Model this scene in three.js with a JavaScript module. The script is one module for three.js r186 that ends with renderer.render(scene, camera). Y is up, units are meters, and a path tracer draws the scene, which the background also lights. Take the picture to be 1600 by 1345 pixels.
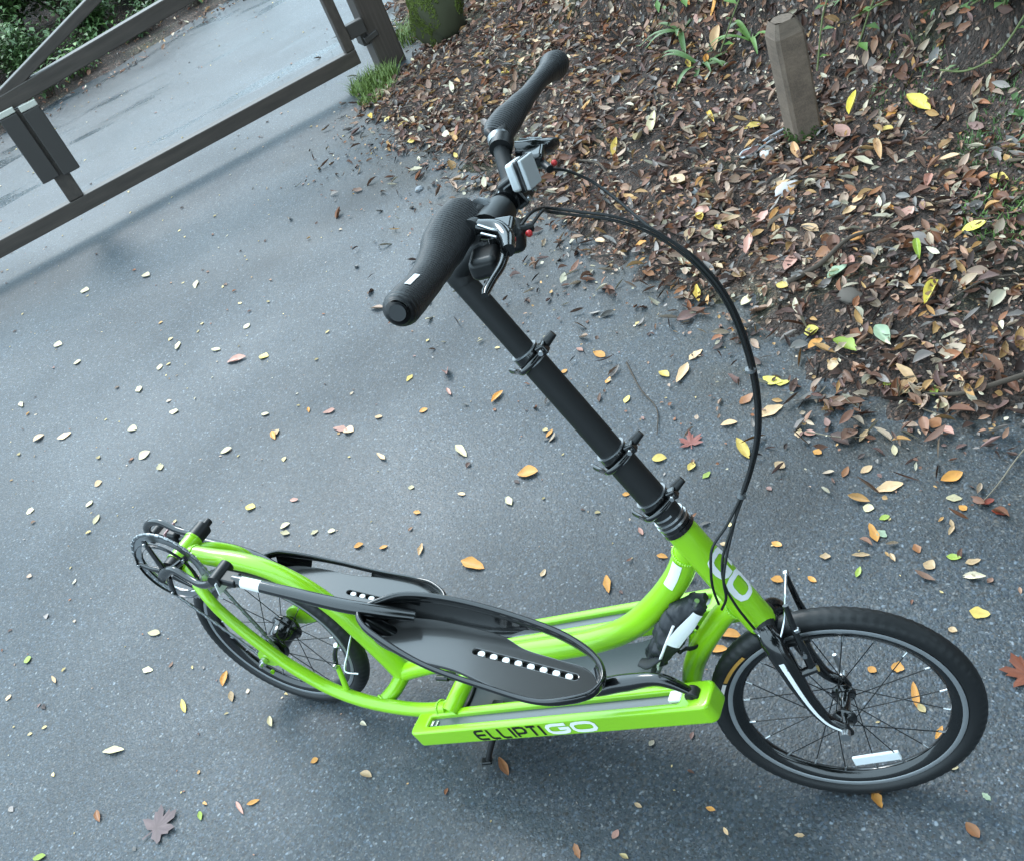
import * as THREE from 'three';
import { mergeGeometries, mergeVertices } from 'three/addons/utils/BufferGeometryUtils.js';
import { RoundedBoxGeometry } from 'three/addons/geometries/RoundedBoxGeometry.js';
import { ImprovedNoise } from 'three/addons/math/ImprovedNoise.js';

// ------------------------------------------------------------------ camera, sky, sun, exposure
const scene = new THREE.Scene();
const camera = new THREE.PerspectiveCamera(45.98, 1024 / 860, 0.05, 600);
camera.position.set(1.6791, 1.9308, 1.0190);
camera.rotation.set(-0.6547, 0.6419, -0.4276, 'YXZ');
scene.add(camera);

const renderer = new THREE.WebGLRenderer({ antialias: true });
renderer.setSize(1024, 860);
renderer.toneMapping = THREE.LinearToneMapping;
renderer.toneMappingExposure = 2.75;
renderer.shadowMap.enabled = true;

const SUN_DIR = new THREE.Vector3(-0.547, 0.70, -0.472).normalize();
{ // overcast sky, whiter and brighter round the veiled sun
  const W = 256, H = 128, data = new Float32Array(W * H * 4), n = new ImprovedNoise();
  for (let j = 0; j < H; j++) for (let i = 0; i < W; i++) {
    const el = ((j + 0.5) / H - 0.5) * Math.PI, az = ((i + 0.5) / W - 0.5) * 2 * Math.PI;
    const d = new THREE.Vector3(Math.cos(el) * Math.cos(az), Math.sin(el), Math.cos(el) * Math.sin(az));
    const up = Math.max(d.y, 0);
    const base = 0.95 + 0.15 * up;
    const c = Math.max(d.dot(SUN_DIR), 0);
    const glow = 0.25 * Math.pow(c, 3) + 0.15 * Math.pow(c, 12);
    const cloud = 1 + 0.10 * n.noise(d.x * 3, d.y * 5, d.z * 3) + 0.06 * n.noise(d.x * 9, d.y * 13, d.z * 9);
    const v = (base + glow) * cloud, k = (j * W + i) * 4;
    data[k] = v * 0.715; data[k + 1] = v * 0.965; data[k + 2] = v * 1.13; data[k + 3] = 1;
  }
  const t = new THREE.DataTexture(data, W, H, THREE.RGBAFormat, THREE.FloatType);
  t.mapping = THREE.EquirectangularReflectionMapping; t.magFilter = THREE.LinearFilter; t.minFilter = THREE.LinearFilter; t.needsUpdate = true;
  scene.background = t; scene.environment = t;
}
const sun = new THREE.DirectionalLight(new THREE.Color(1.0, 0.98, 0.95), 0.65);
sun.position.copy(SUN_DIR).multiplyScalar(30); sun.target.position.set(0, 0, -1); scene.add(sun, sun.target);
sun.castShadow = true; sun.shadow.radius = 36; sun.shadow.mapSize.set(2048, 2048);
Object.assign(sun.shadow.camera, { left: -12, right: 12, top: 12, bottom: -12, near: 1, far: 80 });

// ------------------------------------------------------------------ helpers
function rng(seed) { let a = seed >>> 0; return () => { a = (a + 0x6D2B79F5) | 0; let t = Math.imul(a ^ (a >>> 15), 1 | a); t = (t + Math.imul(t ^ (t >>> 7), 61 | t)) ^ t; return ((t ^ (t >>> 14)) >>> 0) / 4294967296; }; }
const noise = new ImprovedNoise();
const fbm = (x, y, z, o = 4) => { let s = 0, a = 1, f = 1; for (let i = 0; i < o; i++) { s += a * noise.noise(x * f, y * f, z * f); a *= 0.5; f *= 2.03; } return s; };
const sstep = (a, b, x) => { const t = Math.min(1, Math.max(0, (x - a) / (b - a))); return t * t * (3 - 2 * t); };
const V = (x, y, z) => new THREE.Vector3(x, y, z);
const taken = {};
function numbered(n) { if (taken[n] === undefined) { taken[n] = 0; return n; } taken[n]++; return n + '_' + String(taken[n]).padStart(3, '0'); }
function tag(o, label, category, group) { o.userData.label = label; o.userData.category = category; if (group) o.userData.group = group; return o; }
function thing(name, label, category, group, pos) { const g = new THREE.Group(); g.name = numbered(name); if (pos) g.position.copy(pos); scene.add(g); return tag(g, label, category, group); }
function mesh(name, geo, mat, parent) { const m = new THREE.Mesh(geo, mat); m.name = parent ? name : numbered(name); m.castShadow = m.receiveShadow = true; (parent || scene).add(m); return m; }
function merge(list) { return mergeGeometries(list.map(g => { const q = g.index ? g.toNonIndexed() : g; for (const k of Object.keys(q.attributes)) if (!['position', 'normal', 'uv'].includes(k)) q.deleteAttribute(k); return q; })); }
function mat(c, rough = 0.5, metal = 0, extra = {}) { return new THREE.MeshPhysicalMaterial({ color: new THREE.Color().setRGB(...c), roughness: rough, metalness: metal, ...extra }); }

// sweep an ellipse along a smooth path; radii [rx, ry] per control point; up = direction of ry; range = part of the circumference
function sweep(pts, radii, o = {}) {
  const { seg = 32, rad = 14, up = V(0, 0, 1), closed = false, caps = true, range = null, smooth = true, grow = 0 } = o;
  const P = pts.map(p => p.isVector3 ? p : V(...p));
  const curve = smooth && P.length > 2 ? new THREE.CatmullRomCurve3(P, closed, 'centripetal') : null;
  const n = P.length - 1;
  const pos = [], nor = [], uv = [], idx = [];
  let len = 0, prev = null;
  const at = t => {
    if (curve) return curve.getPoint(t);
    const f = Math.min(t * n, n - 1e-9), i = Math.floor(f); return P[i].clone().lerp(P[i + 1], f - i);
  };
  const rAt = t => {
    const m = closed ? P.length : n, f = Math.min(t * m, m - 1e-9), i = Math.floor(f), k = f - i;
    const g = q => { const r = Array.isArray(radii) ? radii[Math.min(q, radii.length - 1) % radii.length] : radii; return Array.isArray(r) ? r : [r, r]; };
    const a = g(i), b = closed ? g((i + 1) % P.length) : g(Math.min(i + 1, n)); const s = k * k * (3 - 2 * k);
    return [a[0] + (b[0] - a[0]) * s, a[1] + (b[1] - a[1]) * s];
  };
  const cols = rad + 1;
  for (let i = 0; i <= seg; i++) {
    const t = i / seg, p = at(t), e = 1e-3;
    const tan = at(Math.min(1, t + e)).sub(at(Math.max(0, t - e))).normalize();
    const side = V(0, 0, 0).crossVectors(up, tan); if (side.lengthSq() < 1e-6) side.set(1, 0, 0); side.normalize();
    const u2 = V(0, 0, 0).crossVectors(tan, side).normalize();
    if (prev) len += p.distanceTo(prev); prev = p;
    const [rx, ry] = rAt(t).map(v => v + grow);
    for (let j = 0; j <= rad; j++) {
      const a = range ? range[0] + (range[1] - range[0]) * j / rad : j / rad * Math.PI * 2;
      const c = Math.cos(a), s = Math.sin(a);
      pos.push(p.x + side.x * c * rx + u2.x * s * ry, p.y + side.y * c * rx + u2.y * s * ry, p.z + side.z * c * rx + u2.z * s * ry);
      const nv = side.clone().multiplyScalar(c / Math.max(rx, 1e-5)).addScaledVector(u2, s / Math.max(ry, 1e-5)).normalize();
      nor.push(nv.x, nv.y, nv.z); uv.push(j / rad * 0.1, len);
    }
  }
  for (let i = 0; i < seg; i++) for (let j = 0; j < rad; j++) { const a = i * cols + j, b = a + cols; idx.push(a, a + 1, b, a + 1, b + 1, b); }
  if (caps && !closed && !range) for (const [row, flip] of [[0, 1], [seg, 0]]) {
    const c = at(row / seg), tan = at(Math.min(1, row / seg + 1e-3)).sub(at(Math.max(0, row / seg - 1e-3))).normalize().multiplyScalar(flip ? -1 : 1);
    const b0 = pos.length / 3;
    pos.push(c.x, c.y, c.z); nor.push(tan.x, tan.y, tan.z); uv.push(0, 0);
    for (let j = 0; j <= rad; j++) { const k = (row * cols + j) * 3; pos.push(pos[k], pos[k + 1], pos[k + 2]); nor.push(tan.x, tan.y, tan.z); uv.push(0, 0); }
    for (let j = 0; j < rad; j++) flip ? idx.push(b0, b0 + 2 + j, b0 + 1 + j) : idx.push(b0, b0 + 1 + j, b0 + 2 + j);
  }
  const g = new THREE.BufferGeometry();
  g.setAttribute('position', new THREE.Float32BufferAttribute(pos, 3)); g.setAttribute('normal', new THREE.Float32BufferAttribute(nor, 3)); g.setAttribute('uv', new THREE.Float32BufferAttribute(uv, 2));
  g.setIndex(idx); return g;
}
function rod(a, b, r, rad = 10, r2 = r) { return sweep([a, b], [r, r2], { seg: 1, rad, up: Math.abs(a[2] - b[2]) > 0.8 * Math.hypot(a[0] - b[0], a[1] - b[1], a[2] - b[2]) ? V(0, 1, 0) : V(0, 0, 1), smooth: false }); }
function rbox(w, h, d, r = 0.003, seg = 2) { return new RoundedBoxGeometry(w, h, d, seg, Math.min(r, w / 2.01, h / 2.01, d / 2.01)); }
function placed(g, x, y, z, rx = 0, ry = 0, rz = 0) { g.applyMatrix4(new THREE.Matrix4().compose(V(x, y, z), new THREE.Quaternion().setFromEuler(new THREE.Euler(rx, ry, rz)), V(1, 1, 1))); return g; }
// lathe about z, profile of [radius, z]
function latheZ(profile, seg = 48) { const g = new THREE.LatheGeometry(profile.map(p => new THREE.Vector2(p[0], p[1])), seg); g.rotateX(Math.PI / 2); return g; }
// surface that stretches between several rows of points
function grid(rows) {
  const n = rows[0].length, pos = [], uv = [], idx = [];
  rows.forEach((r, i) => r.forEach((p, j) => { pos.push(...p); uv.push(i / (rows.length - 1), j / (n - 1)); }));
  for (let i = 0; i < rows.length - 1; i++) for (let j = 0; j < n - 1; j++) { const a = i * n + j, b = a + n; idx.push(a, b, a + 1, a + 1, b, b + 1); }
  const g = new THREE.BufferGeometry(); g.setAttribute('position', new THREE.Float32BufferAttribute(pos, 3)); g.setAttribute('uv', new THREE.Float32BufferAttribute(uv, 2)); g.setIndex(idx); g.computeVertexNormals(); return g;
}

// ------------------------------------------------------------------ textures
function tex(data, n, srgb) { const t = new THREE.DataTexture(data, n, n, THREE.RGBAFormat); t.wrapS = t.wrapT = THREE.RepeatWrapping; t.magFilter = THREE.LinearFilter; t.minFilter = THREE.LinearMipmapLinearFilter; t.generateMipmaps = true; if (srgb) t.colorSpace = THREE.SRGBColorSpace; t.needsUpdate = true; return t; }
// chippings in dark binder: colour, height and roughness from the same stones. tones are sRGB 0..255
function chippings(N, count, rMin, rMax, base, toneFn, seed, roughBase, roughStone) {
  const r = rng(seed), col = new Float32Array(N * N * 3), h = new Float32Array(N * N), rg = new Float32Array(N * N);
  for (let i = 0; i < N * N; i++) { const v = (r() - 0.5) * 16; for (let k = 0; k < 3; k++) col[i * 3 + k] = base[k] + v + (r() - 0.5) * 6; h[i] = 60 + r() * 40; rg[i] = roughBase + (r() - 0.5) * 30; }
  for (let s = 0; s < count; s++) {
    const cx = r() * N, cy = r() * N, R = rMin + (rMax - rMin) * Math.pow(r(), 2.2), ex = 0.65 + 0.7 * r(), an = r() * Math.PI, ca = Math.cos(an), sa = Math.sin(an), t = toneFn(r), top = 120 + r() * 120;
    const m = Math.ceil(R * 1.5);
    for (let dy = -m; dy <= m; dy++) for (let dx = -m; dx <= m; dx++) {
      const u = (dx * ca + dy * sa) / ex, v = (-dx * sa + dy * ca) * ex, d = Math.sqrt(u * u + v * v) / R; if (d > 1) continue;
      const k = (((Math.floor(cy) + dy) % N + N) % N) * N + ((Math.floor(cx) + dx) % N + N) % N, w = Math.min(1, (1 - d) * 2.4), g = (r() - 0.5) * 10;
      for (let c = 0; c < 3; c++) col[k * 3 + c] += (t[c] + g - col[k * 3 + c]) * w;
      h[k] = Math.max(h[k], 60 + (top - 60) * Math.sqrt(1 - d * d)); rg[k] += (roughStone - rg[k]) * w;
    }
  }
  const A = new Uint8Array(N * N * 4), B = new Uint8Array(N * N * 4), C = new Uint8Array(N * N * 4), q = v => Math.max(0, Math.min(255, v));
  for (let i = 0; i < N * N; i++) { for (let k = 0; k < 3; k++) { A[i * 4 + k] = q(col[i * 3 + k]); B[i * 4 + k] = q(h[i]); C[i * 4 + k] = q(rg[i]); } A[i * 4 + 3] = B[i * 4 + 3] = C[i * 4 + 3] = 255; }
  return [tex(A, N, true), tex(B, N), tex(C, N)];
}
const asphaltTex = chippings(2048, 260000, 1.5, 4.6, [57, 63, 67], r => { const v = 40 + 52 * Math.pow(r(), 1.2) + (r() < 0.06 ? 46 : 0), w = (r() - 0.5) * 14; return [v + w - 2, v + 2, v + 6 - w]; }, 11, 150, 118);
const soilTex = chippings(1024, 26000, 1.5, 9, [66, 55, 50], r => { const v = 0.65 + 0.75 * r(); const p = r(); return p < 0.06 ? [110 * v, 104 * v, 98 * v] : p < 0.3 ? [104 * v, 80 * v, 68 * v] : [68 * v, 57 * v, 51 * v]; }, 12, 225, 215);

// ------------------------------------------------------------------ ground, road, bank, verge
const AL = [0.772, 0.635], AW = [0.635, -0.772];                 // along the road edge, away from the road
const sOf = (x, z) => x * AW[0] + z * AW[1], tOf = (x, z) => x * AL[0] + z * AL[1];
const edgeAt = t => 1.56 + 0.75 * sstep(-3.5, -4.4, t) + 3.0 * sstep(-4.6, -9, t) + 0.34 * sstep(0.2, 1.0, t) + 0.20 * sstep(1.0, 1.8, t) + 0.06 * fbm(t * 1.3, 3.1, 0, 3) + 0.09 * fbm(t * 6, 1, 0, 3);
function bankHeight(x, z) {
  const s = sOf(x, z), t = tOf(x, z), e = s - edgeAt(t);
  if (e < 0) return -0.012 + 0.16 * e;
  const fray = 0.030 * (1 - sstep(0.15, 0.6, e)) * fbm(x * 7, 17, z * 7, 4);
  const lumps = 0.035 * sstep(0.1, 0.9, e) * fbm(x * 2.1, 7, z * 2.1, 4) + 0.012 * sstep(0, 0.25, e) * fbm(x * 9, 5, z * 9, 3);
  return -0.012 + 0.02 * sstep(0, 0.12, e) + 0.085 * e + 0.62 * Math.max(0, e - 1.02) * sstep(1.02, 1.5, e) - 0.25 * Math.max(0, e - 3.2) + lumps + fray - 0.012 * (1 - sstep(0.1, 0.5, e));
}
const vsOf = (x, z) => -(x + 5.62) * 0.91 - (z + 4.9) * 0.415;      // beyond the far edge of the road
function vergeHeight(x, z) { const e = vsOf(x, z) + 0.12 * fbm(x * 1.5, 2, z * 1.5, 3); return e < 0 ? -0.02 + 0.1 * e : -0.012 + 0.025 * sstep(0, 0.2, e) + 0.22 * e * sstep(0.2, 1.6, e) * 0.8 + 0.03 * fbm(x * 4, 1, z * 4, 3) * sstep(0, 0.5, e); }
function terrain(us, vs, toXZ, hf, colFn) {
  const pos = [], uv = [], col = [], idx = [], n = vs.length;
  for (const a of us) for (const b of vs) { const [x, z] = toXZ(a, b); pos.push(x, hf(x, z), z); uv.push(x, z); col.push(...colFn(x, z)); }
  for (let i = 0; i < us.length - 1; i++) for (let j = 0; j < n - 1; j++) { const a = i * n + j, b = a + n; idx.push(a, b, a + 1, a + 1, b, b + 1); }
  const g = new THREE.BufferGeometry(); g.setAttribute('position', new THREE.Float32BufferAttribute(pos, 3)); g.setAttribute('uv', new THREE.Float32BufferAttribute(uv, 2)); g.setAttribute('color', new THREE.Float32BufferAttribute(col, 3)); g.setIndex(idx); g.computeVertexNormals();
  const nrm = g.attributes.normal; let sum = 0; for (let i = 0; i < nrm.count; i++) sum += nrm.getY(i);
  if (sum < 0) { for (let i = 0; i < idx.length; i += 3) { const q = idx[i]; idx[i] = idx[i + 1]; idx[i + 1] = q; } g.setIndex(idx); g.computeVertexNormals(); }
  return g;
}
const range = (a, b, n) => Array.from({ length: n + 1 }, (_, i) => a + (b - a) * i / n);
const structure = o => { o.userData.kind = 'structure'; return o; };
const scaled = (t, m) => { const c = t.clone(); c.repeat.set(1 / m, 1 / m); c.needsUpdate = true; return c; };
const soilMat = new THREE.MeshStandardMaterial({ map: scaled(soilTex[0], 0.9), bumpMap: scaled(soilTex[1], 0.9), bumpScale: 0.012, roughness: 0.93, vertexColors: true });
{
  const g = new THREE.PlaneGeometry(500, 500, 2, 2); g.rotateX(-Math.PI / 2); g.translate(0, -0.06, 0);
  const p = g.attributes.position, u = []; for (let i = 0; i < p.count; i++) u.push(p.getX(i), p.getZ(i)); g.setAttribute('uv', new THREE.Float32BufferAttribute(u, 2));
  g.setAttribute('color', new THREE.Float32BufferAttribute(Array(p.count * 3).fill(1), 3));
  structure(mesh('ground', g, soilMat));
}
{ // asphalt sheet: worn lanes, a patch of older surfacing, damp beyond the gate
  const damp = (x, z) => { // where water still stands, beyond the gate
    const q = (x + 2.016) * 0.757 + (z + 4.066) * 0.653;          // metres on the near side of the gate
    return sstep(-0.1, -1.2, q);
  };
  const us = [...range(-60, -10, 10), ...range(-9.9, 4, 200), ...range(5, 60, 10)], vs = [...range(-60, -12, 10), ...range(-11.9, 3, 210), ...range(4, 60, 10)];
  const colFn = (x, z) => {
    const a = 0.5 + 0.5 * fbm(x * 0.9, 0, z * 0.9, 4), b = fbm(x * 4.2, 9, z * 4.2, 3);
    const st = sstep(0.15, 0.55, fbm(x * 0.8 + z * 0.7, 4, (z - x) * 0.25, 3));
    const v = 0.76 + 0.42 * a + 0.15 * b - 0.42 * st * (0.4 + 0.6 * sstep(-0.2, 0.2, b));
    const ed = sOf(x, z) - edgeAt(tOf(x, z)), dirt = sstep(-0.55, 0.05, ed + 0.28 * fbm(x * 3.1, 51, z * 3.1, 4)) * sstep(-0.25, 0.25, fbm(x * 8, 53, z * 8, 3) + 0.1);
    return [v * (1 - 0.10 * dirt), v * (1 - 0.22 * dirt), v * (1.01 - 0.36 * dirt)];
  };
  const g = terrain(us, vs, (a, b) => [a, b], () => 0, colFn);
  // roughness on its own 14 m sheet: standing water as smooth ragged patches
  const N = 512, R = new Uint8Array(N * N * 4);
  for (let j = 0; j < N; j++) for (let i = 0; i < N; i++) {
    const x = -11 + 14 * (i + 0.5) / N, z = -12 + 14 * (j + 0.5) / N;
    const w = damp(x, z), puddle = sstep(0.12, 0.62, fbm((x * 0.757 + z * 0.653) * 2.6, 2, (x * -0.653 + z * 0.757) * 0.7, 5)) * w;
    const v = 0.53 - 0.12 * w - 0.32 * puddle + 0.06 * fbm(x * 2, 8, z * 2, 4) + 0.09 * fbm(x * 0.9, 18, z * 0.9, 4), k = (j * N + i) * 4;
    R[k] = R[k + 1] = R[k + 2] = Math.max(30, Math.min(255, v * 255)); R[k + 3] = 255;
  }
  const rt = tex(R, N); rt.wrapS = rt.wrapT = THREE.MirroredRepeatWrapping; rt.repeat.set(1 / 14, 1 / 14); rt.offset.set(11 / 14, 12 / 14);
  const m = new THREE.MeshStandardMaterial({ map: scaled(asphaltTex[0], 2.2), bumpMap: scaled(asphaltTex[1], 2.2), bumpScale: 0.0011, roughness: 1, roughnessMap: rt, vertexColors: true });
  structure(mesh('asphalt_road', g, m));
}
const soilCol = (x, z) => { const gr = sstep(0.0, 0.4, fbm(x * 5, 61, z * 5, 4)) * (sOf(x, z) - edgeAt(tOf(x, z)) < 0.5 + 0.3 * fbm(x * 3, 63, z * 3, 2) ? 1 : 0), v = (0.85 + 0.35 * fbm(x * 1.7, 3, z * 1.7, 4)) * (1 + 0.8 * gr), m = sstep(0.25, 0.6, fbm(x * 2.3, 14, z * 2.3, 4)); return [v * (1 - 0.15 * m), v * (1 + 0.1 * m), v * (1 - 0.2 * m)]; };
structure(mesh('earth_bank', terrain([...range(-14, -5, 24), ...range(-4.9, 2.4, 300), ...range(2.6, 14, 24)], [...range(1.2, 4.4, 150), ...range(4.6, 12, 14)], (t, s) => [t * AL[0] + s * AW[0], t * AL[1] + s * AW[1]], bankHeight, soilCol), soilMat));
structure(mesh('far_verge', terrain(range(-7, 9, 70), [...range(-0.6, 4, 46), ...range(4.4, 14, 10)], (a, b) => [-5.62 - b * 0.91 + a * 0.415, -4.9 - b * 0.415 - a * 0.91], vergeHeight, soilCol), soilMat));
const groundY = (x, z) => Math.max(0, bankHeight(x, z), vergeHeight(x, z));

// ------------------------------------------------------------------ materials
const lime = mat([0.270, 0.585, 0.010], 0.28, 0, { clearcoat: 0.6, clearcoatRoughness: 0.12 });
const black = mat([0.0065, 0.007, 0.0075], 0.40);
const matteBlack = mat([0.006, 0.0062, 0.0065], 0.58);
const glossBlack = mat([0.005, 0.0055, 0.006], 0.14, 0, { clearcoat: 0.7, clearcoatRoughness: 0.06 });
const rubber = mat([0.0085, 0.0092, 0.010], 0.50);
const gripRubber = mat([0.011, 0.012, 0.014], 0.46);
const silver = mat([0.62, 0.63, 0.64], 0.28, 1);
const dullSteel = mat([0.30, 0.31, 0.32], 0.42, 1);
const rimGrey = mat([0.34, 0.35, 0.36], 0.42, 0.6);
const white = mat([0.86, 0.86, 0.86], 0.42);
const redPlastic = mat([0.55, 0.03, 0.03], 0.4);
const trackGrey = mat([0.13, 0.145, 0.155], 0.36, 0.3);
const panGrey = mat([0.070, 0.080, 0.085], 0.42);
const trayFloor = mat([0.042, 0.041, 0.040], 0.24, 0, { clearcoat: 1, clearcoatRoughness: 0.10 });
const ringMetal = mat([0.06, 0.062, 0.065], 0.25, 0.85);
const graphicBlack = mat([0.005, 0.006, 0.005], 0.5);
const reflectorWhite = mat([0.80, 0.83, 0.84], 0.25, 0, { clearcoat: 1, clearcoatRoughness: 0.05 });

// ------------------------------------------------------------------ park gate
const gU = V(-0.653, 0, 0.757), gN = V(0.757, 0, 0.653), gA = V(-2.016, 0, -4.066);
const grain = (() => { const N = 256, d = new Uint8Array(N * N * 4), r = rng(5); for (let j = 0; j < N; j++) for (let i = 0; i < N; i++) { const v = 205 + 30 * fbm(i * 0.05, j * 0.012, 1, 4) + (r() - 0.5) * 26, k = (j * N + i) * 4; d[k] = d[k + 1] = d[k + 2] = Math.max(0, Math.min(255, v)); d[k + 3] = 255; } return tex(d, N, true); })();
const gateBrown = new THREE.MeshStandardMaterial({ color: new THREE.Color().setRGB(0.100, 0.077, 0.063), roughness: 0.48, map: grain });
const gateDark = new THREE.MeshStandardMaterial({ color: new THREE.Color().setRGB(0.045, 0.038, 0.034), roughness: 0.55 });
const palePlate = mat([0.55, 0.53, 0.46], 0.55);
{
  const gate = thing('park_gate', 'brown square-tube metal gate with diagonal brace closing off the wet road', 'gate', null, gA.clone());
  const bar = (name, u0, y0, u1, y1, w, d, m = gateBrown, off = 0, r = 0.006) => {
    const L = Math.hypot(u1 - u0, y1 - y0), g = rbox(L, w, d, r); g.rotateZ(Math.atan2(y1 - y0, u1 - u0));
    g.translate((u0 + u1) / 2, (y0 + y1) / 2, off); g.rotateY(Math.atan2(-gU.z, gU.x)); return mesh(name, g, m, gate);
  };
  bar('bottom_rail', 0.0, 0.163, 3.3, 0.155, 0.088, 0.07);
  bar('top_rail', 0.06, 0.905, 3.3, 0.715, 0.085, 0.066);
  bar('upright', 0.03, 0.2075, 0.035, 0.862, 0.062, 0.066);
  bar('upright', 1.822, 0.205, 1.815, 0.752, 0.088, 0.078);
  bar('upright', 3.25, 0.20, 3.25, 0.672, 0.088, 0.07);
  bar('diagonal_brace', 1.86, 0.83, 0.35, 1.30, 0.058, 0.058, gateBrown, 0.004);
  bar('top_brace', 0.06, 0.952, 0.34, 1.30, 0.055, 0.055);
  const sgn = bar('sign_plate', 1.875, 0.362, 1.875, 0.745, 0.10, 0.016, gateDark, -0.062, 0.007);
  sgn.userData.label = 'dark back of a narrow sign board';
  bar('sign_plate', 1.757, 0.352, 1.757, 0.728, 0.098, 0.016, gateDark, -0.062, 0.007);
  bar('plate_cap', 1.757, 0.732, 1.757, 0.764, 0.096, 0.02, palePlate, -0.062, 0.004);
  bar('plate_cap', 1.875, 0.749, 1.875, 0.778, 0.096, 0.02, palePlate, -0.062, 0.004);
  bar('latch', -0.115, 0.30, 0.0, 0.30, 0.085, 0.05, gateDark, 0.002);
  bar('latch_bolt', -0.175, 0.225, -0.085, 0.21, 0.035, 0.034, gateDark, 0.012);
}
{
  const p = thing('gate_post', 'thick square brown gate post standing beside the mossy rock', 'post', null, V(-1.955, 0.0, -4.275));
  const g = rbox(0.165, 1.5, 0.165, 0.012); g.translate(0, 0.70, 0); g.rotateY(Math.atan2(-gU.z, gU.x)); mesh('shaft', g, gateBrown, p);
  const k = rbox(0.05, 0.10, 0.12, 0.006); k.translate(-0.10, 0.225, 0); k.rotateY(Math.atan2(-gU.z, gU.x)); k.rotateY(Math.PI); mesh('latch_keeper', k, gateDark, p);
}
{
  const b = gA.clone().addScaledVector(gU, 3.395), p = thing('gate_post', 'square brown hinge post at the open-road end of the gate', 'post', null, V(b.x, 0, b.z));
  const g = rbox(0.165, 1.5, 0.165, 0.012); g.translate(0, 0.70, 0); g.rotateY(Math.atan2(-gU.z, gU.x)); mesh('shaft', g, gateBrown, p);
}
{ // bevelled wooden marker
  const x = 0.848, z = -2.50, y = groundY(x, z);
  const p = thing('marker_post', 'short weathered brown wooden post with chamfered top standing in the leaf litter', 'post', null, V(x, y - 0.03, z));
  const w = 0.052, c = 0.012, H = 0.475, T = 0.05;
  const ring = (k, h, cc = c) => { const a = w * k, q = cc * k; return [[-a + q, h, a], [a - q, h, a], [a, h, a - q], [a, h, -a + q], [a - q, h, -a], [-a + q, h, -a], [-a, h, -a + q], [-a, h, a - q], [-a + q, h, a]]; };
  const rows = []; for (const [k, h] of [[1, -0.1], [1.0, 0.0], [1.03, 0.15], [1.05, 0.30], [1.05, H - T], [0.80, H - 0.01], [0.74, H]]) { const r = ring(k, h); rows.push(r); }
  let g = grid(rows).toNonIndexed(); g.computeVertexNormals();
  const top = new THREE.CircleGeometry(w * 0.74 * 1.02, 8, Math.PI / 8); top.rotateX(-Math.PI / 2); top.translate(0, H - 0.001, 0);
  const body = merge([g, top]); body.rotateY(0.62); body.rotateZ(0.02);
  const N = 256, d = new Uint8Array(N * N * 4), r = rng(8);
  for (let j = 0; j < N; j++) for (let i = 0; i < N; i++) { const n1 = fbm(i * 0.04, j * 0.02, 2, 4), n2 = fbm(i * 0.3, j * 0.05, 6, 2), k = (j * N + i) * 4, v = 104 + 14 * n1 + 8 * n2 + (r() - 0.5) * 18; d[k] = v * 1.05; d[k + 1] = v * 0.90; d[k + 2] = v * 0.78; d[k + 3] = 255; }
  const m = new THREE.MeshStandardMaterial({ map: tex(d, N, true), roughness: 0.85, bumpMap: grain, bumpScale: 0.002 });
  mesh('shaft', body, m, p);
  const mg = [], rr = rng(71); // moss tufts round the foot
  for (let i = 0; i < 260; i++) { const a = rr() * 6.283, q = 0.050 + 0.018 * rr(), h = 0.02 + 0.055 * rr() * rr() + (Math.cos(a - 1.2) > 0.2 ? 0.012 : 0); const t = new THREE.TetrahedronGeometry(0.005 + 0.006 * rr()); t.scale(1, 1.5, 1); t.rotateY(rr() * 6); t.rotateX(rr()); t.translate(Math.cos(a) * q, h, Math.sin(a) * q); mg.push(t); }
  mesh('moss_collar', merge(mg), new THREE.MeshStandardMaterial({ color: new THREE.Color().setRGB(0.06, 0.095, 0.022), roughness: 0.95 }), p);
}

// ------------------------------------------------------------------ elliptical bicycle
// bike frame: x forward, y up, z to the rider's right; the rear tyre touches the road at the origin
const bike = thing('elliptical_bicycle', 'lime green stand-up elliptical bicycle with black steering column and foot platforms parked on the asphalt', 'bicycle');
bike.rotation.x = -0.0683;
const bp = (name, geo, m, parent = bike) => mesh(name, geo, m, parent);
const HA = 1.1455, SD = V(-Math.cos(HA), Math.sin(HA), 0), SN = V(Math.sin(HA), Math.cos(HA), 0), SP = V(1.3213, 0.2353, 0);
const STEER = (() => { const r = new THREE.Matrix4().makeRotationAxis(SD, 0.1949), b = new THREE.Matrix4().makeBasis(SN, SD, V(0, 0, 1)); return new THREE.Matrix4().makeTranslation(SP.x, SP.y, SP.z).multiply(r).multiply(b); })();
const HEAD = new THREE.Matrix4().makeTranslation(SP.x, SP.y, SP.z).multiply(new THREE.Matrix4().makeBasis(SN, SD, V(0, 0, 1)));
// parts given as (forward of steering axis, along steering axis, right)
const sp = (name, geo, m, parent) => { if (parent) return mesh(name, geo, m, parent); const o = mesh(name, geo, m, bike); o.applyMatrix4(STEER); return o; };
const sgroup = name => { const g = new THREE.Group(); g.name = name; bike.add(g); g.applyMatrix4(STEER); return g; };

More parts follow.
